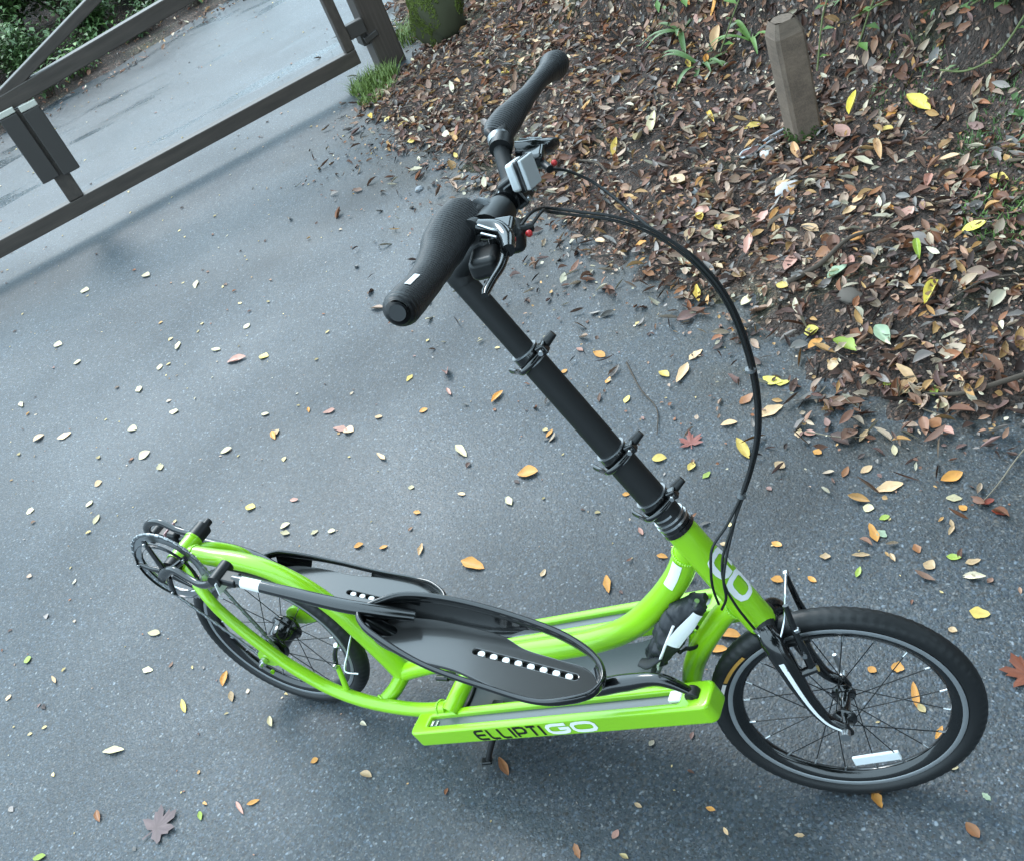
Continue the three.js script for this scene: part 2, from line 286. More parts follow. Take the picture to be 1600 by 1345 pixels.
const TR = 0.241, RAKE = 0.0134, WB = 1.3335, BB = [-0.1296, 0.531];
function tyreGeo() {
  const R0 = 0.2222, r0 = 0.0186, S = 320, K = 22, pos = [], uv = [], idx = [];
  for (let i = 0; i <= S; i++) for (let j = 0; j <= K; j++) {
    const a = i / S * 6.283185, b = j / K * 6.283185, ca = Math.cos(b), tread = sstep(0.15, 0.45, ca);
    const off = Math.sin(b) > 0 ? 1 : 0, knob = ((i + off * 2 + (ca > 0.9 ? 1 : 0)) % 4 < 2 ? 1 : -1) * (Math.abs(Math.sin(b)) > 0.25 ? 1 : 0.35);
    const r = r0 + 0.00035 * tread * knob + 0.0006 * (Math.abs(ca + 0.35) < 0.12 ? 1 : 0), q = R0 + r * ca;
    pos.push(q * Math.cos(a), q * Math.sin(a), r * Math.sin(b) * 1.04); uv.push(i / S * 1.4, j / K * 0.12);
  }
  for (let i = 0; i < S; i++) for (let j = 0; j < K; j++) { const a = i * (K + 1) + j, b = a + K + 1; idx.push(a, b, a + 1, a + 1, b, b + 1); }
  const g = new THREE.BufferGeometry(); g.setAttribute('position', new THREE.Float32BufferAttribute(pos, 3)); g.setAttribute('uv', new THREE.Float32BufferAttribute(uv, 2)); g.setIndex(idx); g.computeVertexNormals(); return g;
}
const TYRE = tyreGeo();
const RIM = latheZ([[0.207, 0.0135], [0.194, 0.0125], [0.182, 0.006], [0.1795, 0], [0.182, -0.006], [0.194, -0.0125], [0.207, -0.0135], [0.204, -0.009], [0.195, -0.006], [0.195, 0.006], [0.204, 0.009], [0.207, 0.0135]], 96);
const TRACK = merge([1, -1].map(s => latheZ([[0.2075, 0.0138 * s], [0.2045, 0.0147 * s], [0.2000, 0.0145 * s], [0.1985, 0.0134 * s]], 96)));
const SPOKES = [], NIPPLES = [];
for (let i = 0; i < 20; i++) {
  const side = i % 2 ? 1 : -1, a = i / 20 * 6.2832 + 0.11, lead = (Math.floor(i / 2) % 2 ? 1 : -1) * 0.85;
  const h = [0.019 * Math.cos(a + lead), 0.019 * Math.sin(a + lead), side * 0.029], e = [0.180 * Math.cos(a), 0.180 * Math.sin(a), side * 0.002];
  SPOKES.push(rod(h, e, 0.00105, 6)); NIPPLES.push(rod([0.1685 * Math.cos(a), 0.1685 * Math.sin(a), side * 0.004], [0.181 * Math.cos(a), 0.181 * Math.sin(a), side * 0.002], 0.0021, 7));
}
function buildWheel(w, hubProfile) {
  mesh('tyre', TYRE, rubber, w); mesh('rim', RIM, glossBlack, w); mesh('brake_track', TRACK, rimGrey, w);
  SPOKES.forEach(s => mesh('spoke', s, black, w)); NIPPLES.forEach(s => mesh('spoke_nipple', s, silver, w));
  mesh('hub', latheZ(hubProfile, 28), glossBlack, w);
}
{ // front wheel
  const w = new THREE.Group(); w.name = 'front_wheel'; bike.add(w); w.applyMatrix4(STEER.clone().multiply(new THREE.Matrix4().makeTranslation(RAKE, 0, 0)));
  buildWheel(w, [[0, -0.050], [0.008, -0.050], [0.008, -0.034], [0.022, -0.031], [0.022, -0.027], [0.012, -0.022], [0.011, 0], [0.012, 0.022], [0.022, 0.027], [0.022, 0.031], [0.008, 0.034], [0.008, 0.050], [0, 0.050]]);
  const rf = rbox(0.088, 0.023, 0.007, 0.003); rf.rotateZ(-0.195); rf.translate(-0.018, -0.144, 0.006);
  const rm = mesh('reflector', rf, reflectorWhite, w); rm.userData.label = 'white spoke reflector';
  const st = [[1.94, 2.30, [0.50, 0.26, 0.05]], [2.32, 2.50, [0.74, 0.68, 0.66]]];  // printed sidewall label
  for (const [a0, a1, c] of st) {
    const rows = []; for (let i = 0; i <= 10; i++) { const a = a0 + (a1 - a0) * i / 10, row = []; for (const q of [-0.32, 0.02]) { const R = 0.2215 + 0.0206 * q; row.push([R * Math.cos(a), R * Math.sin(a), 0.0206 * Math.sqrt(1 - q * q) * 1.04 + 0.0004]); } rows.push(row); }
    mesh('sidewall_print', grid(rows), mat(c, 0.6), w);
  }
  mesh('quick_release_nut', rod([0, 0, 0.0735], [0, 0, 0.060], 0.0095, 12), silver, w); mesh('quick_release_lever', merge([rod([0, 0, -0.078], [0, 0, -0.060], 0.009, 12), rod([0, 0.002, -0.074], [0.012, 0.05, -0.078], 0.004, 8)]), silver, w);
}
{ // rear wheel with internally geared hub
  const w = new THREE.Group(); w.name = 'rear_wheel'; w.position.set(0, TR, 0); w.rotation.z = 0.35; bike.add(w);
  buildWheel(w, [[0, -0.056], [0.011, -0.056], [0.012, -0.042], [0.034, -0.040], [0.041, -0.033], [0.041, -0.027], [0.033, -0.022], [0.031, 0.0], [0.033, 0.022], [0.041, 0.027], [0.041, 0.033], [0.030, 0.040], [0.014, 0.048], [0.010, 0.060], [0, 0.060]]);
  const teeth = []; for (let i = 0; i < 18; i++) { const a = i / 18 * 6.2832; teeth.push(placed(rbox(0.006, 0.004, 0.002, 0.0005, 1), 0.0395 * Math.cos(a), 0.0395 * Math.sin(a), 0.052, 0, 0, a)); }
  mesh('sprocket', merge([latheZ([[0.014, 0.051], [0.038, 0.051], [0.038, 0.053], [0.014, 0.053]], 36), ...teeth]), dullSteel, w);
}
// ---- frame tubes
bp('top_tube', sweep([[-0.135, 0.523, 0], [-0.10, 0.523, 0], [-0.055, 0.516, 0], [0.01, 0.511, 0], [0.077, 0.498, 0], [0.14, 0.468, 0], [0.190, 0.429, 0], [0.235, 0.370, 0], [0.268, 0.301, 0], [0.300, 0.232, 0], [0.326, 0.165, 0]], [0.018, 0.0195, 0.021, 0.0215, 0.0215, 0.021, 0.021, 0.021, 0.0215, 0.023, 0.024], { seg: 60, rad: 20 }), lime);
bp('bottom_bracket', merge([rod([...BB, -0.034], [...BB, 0.034], 0.0215, 24), rod([...BB, -0.0375], [...BB, -0.033], 0.023, 24), rod([...BB, 0.033], [...BB, 0.0375], 0.023, 24)]), lime);
bp('axle', merge([rod([...BB, -0.10], [...BB, 0.094], 0.010, 16), rod([...BB, -0.078], [...BB, -0.0380], 0.0205, 20), rod([...BB, 0.0380], [...BB, 0.058], 0.0205, 20)]), black);
for (const s of [1, -1]) {
  bp('side_stay', sweep([[-0.125, 0.515, 0.026 * s], [-0.088, 0.495, 0.05 * s], [-0.048, 0.455, 0.072 * s], [-0.032, 0.415, 0.075 * s], [-0.002, 0.356, 0.076 * s], [0.040, 0.291, 0.077 * s], [0.064, 0.257, 0.077 * s], [0.114, 0.208, 0.077 * s], [0.167, 0.168, 0.077 * s], [0.249, 0.140, 0.077 * s], [0.354, 0.133, 0.076 * s], [0.43, 0.145, 0.078 * s], [0.495, 0.172, 0.082 * s]], [0.011, 0.0125, 0.0125, 0.013, 0.0135, 0.0140, 0.0145, 0.015, 0.0155, 0.016, 0.0165, 0.0165, 0.0165], { seg: 70, rad: 16 }), lime);
  const sh = new THREE.Shape(); sh.moveTo(0.052, 0.272); sh.quadraticCurveTo(0.02, 0.285, 0.004, 0.272); sh.quadraticCurveTo(-0.018, 0.262, -0.018, 0.240); sh.quadraticCurveTo(-0.016, 0.222, 0.006, 0.220); sh.quadraticCurveTo(0.03, 0.222, 0.075, 0.236); sh.lineTo(0.052, 0.272);
  const dg = new THREE.ExtrudeGeometry(sh, { depth: 0.007, bevelEnabled: true, bevelSize: 0.0015, bevelThickness: 0.0015, bevelSegments: 2 }); dg.translate(0, 0, s * 0.066 - 0.0035);
  const dr = bp('dropout', dg, lime); mesh('axle_nut', merge([rod([0, TR, s * 0.0725], [0, TR, s * 0.084], 0.0105, 6), rod([0, TR, s * 0.084], [0, TR, s * 0.094], 0.005, 10)]), silver, dr);
  const tab = new THREE.Shape(); tab.absarc(-0.012, 0.212, 0.0125, 0, 6.2832); const hole = new THREE.Path(); hole.absarc(-0.012, 0.212, 0.0055, 0, 6.2832, true); tab.holes.push(hole);
  const tg = new THREE.ExtrudeGeometry(tab, { depth: 0.006, bevelEnabled: false, curveSegments: 18 }); tg.translate(0.02, -0.006, s * 0.079 - 0.003); bp('rack_eyelet', tg, lime);
  bp('brake_boss', rod([0.205, 0.158, s * 0.07], [0.198, 0.225, s * 0.052], 0.0075, 12, 0.0062), lime);
  bp('bridge', sweep([[0.288, 0.128, s * 0.072], [0.315, 0.143, s * 0.038], [0.327, 0.158, 0]], [0.0165, 0.018, 0.0195], { seg: 14, rad: 16, up: V(0, 1, 0) }), lime);
}
bp('cross_tube', sweep([[0.512, 0.182, 0.098], [0.524, 0.200, 0.05], [0.53, 0.207, 0], [0.524, 0.200, -0.05], [0.512, 0.182, -0.098]], 0.0205, { seg: 30, rad: 18, up: V(0, 1, 0) }), lime);
bp('cable_guide', merge([placed(rbox(0.026, 0.016, 0.016, 0.003), 0.490, 0.213, 0.028), rod([0.456, 0.207, 0.034], [0.488, 0.211, 0.034], 0.0065, 10)]), black);
bp('down_tube', sweep([[1.128, 0.648, 0], [1.110, 0.606, 0], [1.088, 0.563, 0], [1.030, 0.483, 0], [0.954, 0.406, 0], [0.877, 0.359, 0], [0.787, 0.323, 0], [0.714, 0.300, 0], [0.60, 0.262, 0], [0.50, 0.232, 0], [0.40, 0.195, 0], [0.325, 0.160, 0]], [0.022, 0.0245, 0.025, 0.0255, 0.0255, 0.025, 0.025, 0.024, 0.023, 0.022, 0.021, 0.021], { seg: 70, rad: 20 }), lime);
{
  const d = bike.children[bike.children.length - 1];
  const lab = sweep([[1.113, 0.615, 0], [1.098, 0.582, 0], [1.082, 0.554, 0]], 0.0252, { seg: 10, rad: 6, range: [1.55, 2.35], grow: 0.0005 });
  mesh('label_plate', lab, white, d).userData.label = 'white sticker on the down tube';
}
bp('front_tube', sweep([[1.212, 0.515, 0], [1.165, 0.486, 0], [1.126, 0.431, 0], [1.092, 0.372, 0], [1.064, 0.311, 0], [1.050, 0.262, 0], [1.046, 0.235, 0]], [0.019, 0.021, 0.0215, 0.0215, 0.0205, 0.0195, 0.0195], { seg: 44, rad: 20 }), lime);
bp('cross_tube', sweep([[1.052, 0.330, 0.092], [1.05, 0.285, 0.055], [1.048, 0.262, 0], [1.05, 0.285, -0.055], [1.052, 0.330, -0.092]], 0.017, { seg: 28, rad: 16, up: V(1, 0, 0) }), lime);
// ---- weld beads where tubes meet
{
  const bead = new THREE.IcosahedronGeometry(1, 1), wr = rng(15);
  const weld = (p, tan, r) => { const t = V(...tan).normalize(), a = Math.abs(t.z) > 0.9 ? V(1, 0, 0) : V(0, 0, 1), e1 = V(0, 0, 0).crossVectors(t, a).normalize(), e2 = V(0, 0, 0).crossVectors(t, e1), out = [], n = Math.round(r * 6.2832 / 0.0042); for (let i = 0; i < n; i++) { const q = i / n * 6.2832, s = 0.0030 + 0.0008 * wr(), g = bead.clone(); g.scale(s, s, s); g.translate(p[0] + r * (e1.x * Math.cos(q) + e2.x * Math.sin(q)), p[1] + r * (e1.y * Math.cos(q) + e2.y * Math.sin(q)), p[2] + r * (e1.z * Math.cos(q) + e2.z * Math.sin(q))); out.push(g); } bp('weld_bead', merge(out), lime); };
  weld([1.1165, 0.621, 0], [0.45, 0.9, 0], 0.0240); weld([1.176, 0.496, 0], [0.8, 0.55, 0], 0.0206); weld([-0.100, 0.522, 0], [1, 0, 0], 0.0195);
  for (const s of [1, -1]) { weld([0.513, 0.184, s * 0.084], [-0.1, -0.2, s], 0.0205); weld([0.294, 0.131, s * 0.063], [-0.5, -0.3, s], 0.0172); weld([1.0515, 0.318, s * 0.084], [0, 0.6, s * 0.5], 0.0172); weld([0.474, 0.163, s * 0.080], [0.9, 0.35, 0.1 * s], 0.0166); }
}
// ---- head tube with lettering
function ribbon(poly, w, closed, map) { // mitred stroke lying on a surface given by map(u, v)
  const n = poly.length, L = [], R = [];
  for (let i = 0; i < n; i++) {
    const p = poly[i], a = closed ? poly[(i + n - 1) % n] : poly[Math.max(0, i - 1)], b = closed ? poly[(i + 1) % n] : poly[Math.min(n - 1, i + 1)];
    let d0 = [p[0] - a[0], p[1] - a[1]], d1 = [b[0] - p[0], b[1] - p[1]]; const l0 = Math.hypot(...d0), l1 = Math.hypot(...d1);
    d0 = l0 > 1e-9 ? d0.map(v => v / l0) : null; d1 = l1 > 1e-9 ? d1.map(v => v / l1) : null; d0 = d0 || d1; d1 = d1 || d0;
    let m = [-(d0[1] + d1[1]), d0[0] + d1[0]]; const ml = Math.hypot(...m); m = m.map(v => v / ml); const k = w / 2 / Math.max(0.5, m[0] * -d0[1] + m[1] * d0[0]);
    L.push([p[0] + m[0] * k, p[1] + m[1] * k]); R.push([p[0] - m[0] * k, p[1] - m[1] * k]);
  }
  if (closed) { L.push(L[0]); R.push(R[0]); }
  const rows = []; for (let i = 0; i < L.length - 1; i++) for (let q = 0; q < 3; q++) { const f = q / 3; rows.push([[L[i][0] + (L[i + 1][0] - L[i][0]) * f, L[i][1] + (L[i + 1][1] - L[i][1]) * f], [R[i][0] + (R[i + 1][0] - R[i][0]) * f, R[i][1] + (R[i + 1][1] - R[i][1]) * f]]); }
  rows.push([L[L.length - 1], R[R.length - 1]]);
  return grid(rows.map(([l, r]) => [0, 0.33, 0.67, 1].map(f => map(l[0] + (r[0] - l[0]) * f, l[1] + (r[1] - l[1]) * f))));
}
const GLYPH = {
  E: [0.92, [[[1, 1], [0.3, 1], [0.1, 0.93], [0, 0.72], [0, 0.28], [0.1, 0.07], [0.3, 0], [1, 0]], [[0.09, 0.5], [0.92, 0.5]]]],
  L: [0.72, [[[0, 1.06], [0, 0.28], [0.1, 0.07], [0.3, 0], [1, 0]]]],
  I: [0.12, [[[0.5, 1.06], [0.5, -0.06]]]],
  P: [0.85, [[[0, -0.06], [0, 0.9], [0.02, 1], [0.7, 1], [0.93, 0.93], [1, 0.74], [1, 0.6], [0.93, 0.41], [0.7, 0.34], [0.12, 0.34]]]],
  T: [0.72, [[[-0.05, 1], [1.05, 1]], [[0.5, 0.92], [0.5, -0.06]]]],
  G: [0.95, [[[1, 1], [0.32, 1], [0.1, 0.92], [0, 0.7], [0, 0.3], [0.1, 0.08], [0.32, 0], [0.68, 0], [0.9, 0.08], [1, 0.3], [1, 0.50], [0.55, 0.50]]]],
  O: [1.0, [[[0.32, 1], [0.1, 0.92], [0, 0.7], [0, 0.3], [0.1, 0.08], [0.32, 0], [0.68, 0], [0.9, 0.08], [1, 0.3], [1, 0.7], [0.9, 0.92], [0.68, 1]], 'closed']],
};
function word(str, hgt, aspect, weight, gap, map, extent) {
  const out = []; let u = 0;
  for (const ch of str) {
    const [wd, strokes] = GLYPH[ch], w = wd * hgt * aspect, closed = strokes[strokes.length - 1] === 'closed';
    for (const s of strokes) if (s !== 'closed') out.push(ribbon(s.map(([x, y]) => [u + x * w, y * hgt]), weight, closed, map));
    u += w + gap;
  }
  if (extent) extent.u = u; return merge(out);
}
{
  const head = mesh('head_tube', sweep([[0, 0.2465, 0], [0, 0.258, 0], [0, 0.30, 0], [0, 0.36, 0], [0, 0.44, 0], [0, 0.48, 0], [0, 0.4945, 0]], [0.0265, 0.0285, 0.0285, 0.0280, 0.0275, 0.0275, 0.0268], { seg: 40, rad: 32 }), lime, bike);
  head.applyMatrix4(HEAD);
  // letters run down the tube; v goes round from the right side (+z) towards the front (+x)
  const map = (u, v) => { const a = 0.62 + v / 0.0285, r = 0.0291; return [r * Math.sin(a), 0.425 - u, r * Math.cos(a)]; };
  mesh('lettering', word('GO', 0.036, 1.25, 0.0105, 0.0125, map), white, head);
}
// ---- rails
const RK = 0.3436, RANG = Math.atan(RK), railY = x => 0.2444 + RK * (x - 0.7);
for (const s of [1, -1]) {
  const x0 = 0.412, len = 0.772, w = 0.064, zc = 0.1155, sl = 0.040;
  const rr = (sh, a0, a1, z0, z1, q) => { sh.moveTo(a0 + q, z0); sh.lineTo(a1 - q, z0); sh.quadraticCurveTo(a1, z0, a1, z0 + q); sh.lineTo(a1, z1 - q); sh.quadraticCurveTo(a1, z1, a1 - q, z1); sh.lineTo(a0 + q, z1); sh.quadraticCurveTo(a0, z1, a0, z1 - q); sh.lineTo(a0, z0 + q); sh.quadraticCurveTo(a0, z0, a0 + q, z0); return sh; };
  const b = 0.007, shp = rr(new THREE.Shape(), b, len - b, -w / 2 + b, w / 2 - b, 0.010);
  shp.holes.push(rr(new THREE.Path(), 0.040, len - 0.058, -sl / 2, sl / 2, 0.012));
  const g = new THREE.ExtrudeGeometry(shp, { depth: 0.034, bevelEnabled: true, bevelSize: b, bevelThickness: 0.006, bevelSegments: 4, curveSegments: 8 });
  g.rotateX(-Math.PI / 2); g.translate(0, -0.040, 0);            // top at 0
  const M = new THREE.Matrix4().makeTranslation(x0, railY(x0), s * zc).multiply(new THREE.Matrix4().makeRotationZ(RANG));
  const rail = mesh('rail', g, lime, bike); rail.applyMatrix4(M);
  mesh('track_plate', placed(rbox(len - 0.075, 0.006, 0.052, 0.001), len / 2 - 0.01, -0.0150, 0), trackGrey, rail);
  mesh('track_wall', merge([1, -1].map(q => placed(rbox(len - 0.110, 0.005, 0.003, 0.001, 1), len / 2 - 0.01, -0.0095, q * (sl / 2 - 0.004)))), dullSteel, rail);
  mesh('track_bolt', merge([0.052, 0.066].map(a => placed(rbox(0.007, 0.005, 0.014, 0.001), a, -0.0095, 0.002))), silver, rail);
  if (s > 0) {
    const ext = {}, map = (u, v) => [0.194 + u, -0.0362 + v, w / 2 + 0.0007];
    mesh('lettering', word('ELLIPTI', 0.0272, 1.10, 0.0064, 0.0098, map, ext), graphicBlack, rail);
    mesh('lettering', word('GO', 0.0240, 2.20, 0.0084, 0.0135, (u, v) => [0.196 + ext.u + 0.004 + u, -0.0336 + v, w / 2 + 0.0009]), white, rail);
    mesh('front_fairing', merge([placed(rbox(0.030, 0.012, 0.024, 0.005), len - 0.075, -0.004, -0.002)]), white, rail);
  }
}
// ---- grey belly pan slung between the rails
{
  const rows = []; for (let i = 0; i <= 16; i++) { const x = 0.475 + 0.545 * i / 16, row = []; for (let j = 0; j <= 14; j++) { const v = -1 + 2 * j / 14, z = v * 0.083; row.push([x, railY(x) - 0.060 - 0.030 * (1 - v * v) + 0.085 * sstep(0.93, 1.03, x) * (1 - 0.3 * v * v), z]); } rows.push(row); }
  bp('belly_pan', grid(rows), panGrey);
  bp('pan_lip', sweep(rows[0].map(p => [p[0], p[1] + 0.003, p[2]]), 0.006, { seg: 20, rad: 8, up: V(1, 0, 0) }), black);
}
bp('kickstand', merge([sweep([[0.590, 0.130, 0.045], [0.575, 0.085, 0.070], [0.552, 0.030, 0.094], [0.546, 0.012, 0.1005]], [0.0085, 0.0075, 0.007, 0.007], { seg: 16, rad: 12 }), placed(rbox(0.026, 0.010, 0.018, 0.004), 0.543, 0.0125, 0.102, 0, 0.3, 0), placed(rbox(0.03, 0.03, 0.03, 0.004), 0.592, 0.135, 0.044)]), black);

// ---- chain drive
{
  const zR = 0.066;
  const ann = (r0, r1, dep, z0, teeth) => { const sh = new THREE.Shape(); if (!teeth) sh.absarc(0, 0, r1, 0, 6.2832); else { for (let i = 0; i <= teeth * 4; i++) { const a = i / (teeth * 4) * 6.28319, r = r1 - [0, 0.0045, 0.006, 0.0045][i % 4]; i ? sh.lineTo(r * Math.cos(a), r * Math.sin(a)) : sh.moveTo(r, 0); } } const h = new THREE.Path(); h.absarc(0, 0, r0, 0, 6.2832, true); sh.holes.push(h); const g = new THREE.ExtrudeGeometry(sh, { depth: dep, bevelEnabled: !teeth, bevelSize: 0.0008, bevelThickness: 0.0008, bevelSegments: 2, curveSegments: 72 }); g.translate(0, 0, z0); return g; };
  const ring = mesh('chainring', ann(0.0870, 0.1105, 0.0045, zR - 0.002), ringMetal, bike); ring.position.set(...BB, 0);
  mesh('tooth_ring', ann(0.082, 0.1085, 0.0030, zR - 0.0165, 50), silver, ring);
  mesh('inner_ring', ann(0.072, 0.081, 0.003, zR - 0.007), ringMetal, ring);
  for (let i = 0; i < 5; i++) { const a = i / 5 * 6.2832 + 0.5; mesh('spider_arm', sweep([[0.016 * Math.cos(a), 0.016 * Math.sin(a), zR + 0.004], [0.05 * Math.cos(a), 0.05 * Math.sin(a), zR + 0.001], [0.095 * Math.cos(a), 0.095 * Math.sin(a), zR - 0.004]], [[0.011, 0.005], [0.0075, 0.005], [0.008, 0.004]], { seg: 8, rad: 10 }), glossBlack, ring); mesh('ring_bolt', rod([0.0865 * Math.cos(a), 0.0865 * Math.sin(a), zR - 0.008], [0.0865 * Math.cos(a), 0.0865 * Math.sin(a), zR + 0.004], 0.0045, 10), silver, ring); }
  // chain: tangents between big ring and hub sprocket
  const c0 = BB, c1 = [0, TR], r0 = 0.104, r1 = 0.040, dx = c1[0] - c0[0], dy = c1[1] - c0[1], D = Math.hypot(dx, dy), base = Math.atan2(dy, dx), be = Math.acos((r0 - r1) / D);
  const path = []; const step = 0.0127;
  const arc = (c, r, a0, a1) => { const n = Math.ceil(Math.abs(a1 - a0) * r / step); for (let i = 0; i < n; i++) { const a = a0 + (a1 - a0) * i / n; path.push([c[0] + r * Math.cos(a), c[1] + r * Math.sin(a)]); } };
  const line = (p, q) => { const n = Math.ceil(Math.hypot(p[0] - q[0], p[1] - q[1]) / step); for (let i = 0; i < n; i++) path.push([p[0] + (q[0] - p[0]) * i / n, p[1] + (q[1] - p[1]) * i / n]); };
  const P = (c, r, a) => [c[0] + r * Math.cos(a), c[1] + r * Math.sin(a)];
  arc(c0, r0, base + be, base + 2 * Math.PI - be); line(P(c0, r0, base - be), P(c1, r1, base - be)); arc(c1, r1, base - be, base + be); line(P(c1, r1, base + be), P(c0, r0, base + be));
  const links = []; path.forEach((p, i) => { const q = path[(i + 1) % path.length], a = Math.atan2(q[1] - p[1], q[0] - p[0]), mx = (p[0] + q[0]) / 2, my = (p[1] + q[1]) / 2, wide = i % 2 ? 0.0075 : 0.005; links.push(placed(rbox(0.0145, 0.0090, wide, 0.003, 1), mx, my, 0.0515, 0, 0, a)); });
  bp('chain', merge(links), dullSteel);
}
// ---- cranks, drive arms, foot platforms
const ARM = { r: { piv: [0.148, 0.627], rol: [1.123, 0.423] }, l: { piv: [-0.407, 0.434], rol: [0.569, 0.233] } };
bp('crank_arm', sweep([[-0.128, 0.532, 0.086], [-0.105, 0.552, 0.090], [-0.057, 0.573, 0.096], [-0.013, 0.557, 0.104], [0.023, 0.553, 0.112], [0.078, 0.572, 0.120], [0.118, 0.603, 0.124], [0.148, 0.627, 0.126]], [[0.014, 0.008], [0.0125, 0.008], [0.011, 0.0075], [0.0105, 0.007], [0.0105, 0.007], [0.0105, 0.007], [0.0115, 0.007], [0.0125, 0.008]], { seg: 48, rad: 14 }), glossBlack);
bp('crank_arm', sweep([[-0.130, 0.530, -0.084], [-0.165, 0.508, -0.090], [-0.215, 0.488, -0.095], [-0.265, 0.492, -0.100], [-0.315, 0.508, -0.106], [-0.365, 0.497, -0.112], [-0.405, 0.462, -0.118], [-0.412, 0.436, -0.124]], [[0.014, 0.008], [0.0125, 0.008], [0.011, 0.0075], [0.0105, 0.007], [0.0105, 0.007], [0.0105, 0.007], [0.0115, 0.007], [0.0125, 0.008]], { seg: 48, rad: 14 }), glossBlack);
for (const [key, s] of [['r', 1], ['l', -1]]) {
  const { piv, rol } = ARM[key], ang = Math.atan2(rol[1] - piv[1], rol[0] - piv[0]), LA = Math.hypot(rol[1] - piv[1], rol[0] - piv[0]);
  const M = new THREE.Matrix4().makeTranslation(piv[0], piv[1], 0).multiply(new THREE.Matrix4().makeRotationZ(ang)); // (along, up, z)
  const za = 0.143 * s;
  const arm = new THREE.Group(); arm.name = 'drive_arm'; bike.add(arm); arm.applyMatrix4(M);
  mesh('beam', sweep([[0.035, -0.004, za], [0.08, -0.002, za], [0.18, 0.0, za], [0.30, -0.002, za - 0.004 * s], [0.375, -0.010, za - 0.018 * s], [0.435, -0.022, za - 0.034 * s]], [[0.0130, 0.0120], [0.0132, 0.0125], [0.0138, 0.0132], [0.0145, 0.0140], [0.0140, 0.0140], [0.0130, 0.0125]], { seg: 44, rad: 20 }), glossBlack, arm);
  mesh('lower_beam', sweep([[0.34, -0.030, za - 0.004 * s], [0.42, -0.070, za - 0.006 * s], [0.55, -0.082, za - 0.008 * s], [0.72, -0.088, za - 0.012 * s], [0.80, -0.082, za - 0.015 * s], [0.86, -0.050, za - 0.020 * s], [0.93, -0.020, za - 0.026 * s], [0.99, -0.036, za - 0.0275 * s]], [[0.012, 0.014], [0.013, 0.016], [0.013, 0.018], [0.014, 0.018], [0.016, 0.018], [0.017, 0.016], [0.0125, 0.0115], [0.0075, 0.008]], { seg: 60, rad: 16 }), glossBlack, arm);
  mesh('pivot_joint', merge([rod([0, 0, za - 0.030 * s], [0, 0, za + 0.020 * s], 0.0155, 18), placed(rbox(0.05, 0.018, 0.030, 0.004), 0.022, -0.002, za)]), black, arm);
  const ep = s > 0 ? 0.006 : 0.042; mesh('end_plate', placed(rbox(0.0035, 0.034, 0.046, 0.0015), ep, s > 0 ? -0.016 : 0.004, za + 0.003 * s), s > 0 ? white : mat([0.62, 0.36, 0.36], 0.4), arm);
  if (s < 0) mesh('end_cap', placed(rbox(0.030, 0.036, 0.040, 0.008), ep + 0.018, 0.004, za), black, arm);
  if (s > 0) mesh('sticker', sweep([[0.058, -0.003, za], [0.08, -0.002, za], [0.105, -0.0015, za]], [[0.0131, 0.0123], [0.0132, 0.0125], [0.0134, 0.0127]], { seg: 6, rad: 10, range: [-0.4, 2.0], grow: 0.0005 }), white, arm).userData.label = 'white sticker near the crank end of the arm';
  mesh('roller', merge([latheZ([[0, -0.011], [0.012, -0.011], [0.0135, -0.008], [0.0135, 0.008], [0.012, 0.011], [0, 0.011]], 28).translate(LA - 0.008, -0.040, s * 0.1155), rod([LA - 0.008, -0.040, s * 0.103], [LA - 0.008, -0.040, s * 0.128], 0.004, 10)]), matteBlack, arm);
  // platform
  const pf = new THREE.Group(); pf.name = 'foot_platform'; bike.add(pf); pf.applyMatrix4(M);
  const rim = [[0.331, 0.144, -0.008], [0.362, 0.112, 0.0], [0.408, 0.089, 0.004], [0.494, 0.073, 0.002], [0.629, 0.070, -0.006], [0.745, 0.080, -0.018], [0.808, 0.104, -0.028], [0.829, 0.138, -0.030], [0.820, 0.172, -0.030], [0.775, 0.200, -0.034], [0.725, 0.211, -0.042], [0.624, 0.208, -0.044], [0.500, 0.202, -0.036], [0.400, 0.184, -0.020], [0.350, 0.166, -0.010]];
  const rimPts = rim.map(([a, z, h]) => V(a, h, z * s));
  mesh('rim', sweep(rimPts, rim.map((p, i) => (i >= 2 && i <= 5) ? [0.0062, 0.0140] : (i > 9 && i < 13) ? [0.0050, 0.0075] : [0.0062, 0.0105]), { closed: true, seg: 110, rad: 12, up: V(0, 1, 0) }), glossBlack, pf);
  const inner = [[0.348, 0.145], [0.380, 0.108], [0.45, 0.090], [0.55, 0.084], [0.61, 0.088], [0.66, 0.104], [0.73, 0.109], [0.79, 0.114], [0.814, 0.138], [0.803, 0.172], [0.755, 0.196], [0.69, 0.204], [0.62, 0.196], [0.55, 0.184], [0.48, 0.184], [0.42, 0.178], [0.372, 0.166]];
  const sh = new THREE.Shape(new THREE.CatmullRomCurve3(inner.map(p => V(p[0], p[1], 0)), true).getPoints(90).map(p => new THREE.Vector2(p.x, p.y)));
  const slot = new THREE.Path(); const q = 0.0085; slot.moveTo(0.573, 0.1345 - q); slot.lineTo(0.772, 0.1355 - q); slot.absarc(0.772, 0.1355, q, -Math.PI / 2, Math.PI / 2, false); slot.lineTo(0.573, 0.1345 + q); slot.absarc(0.573, 0.1345, q, Math.PI / 2, Math.PI * 1.5, false); sh.holes.push(slot);
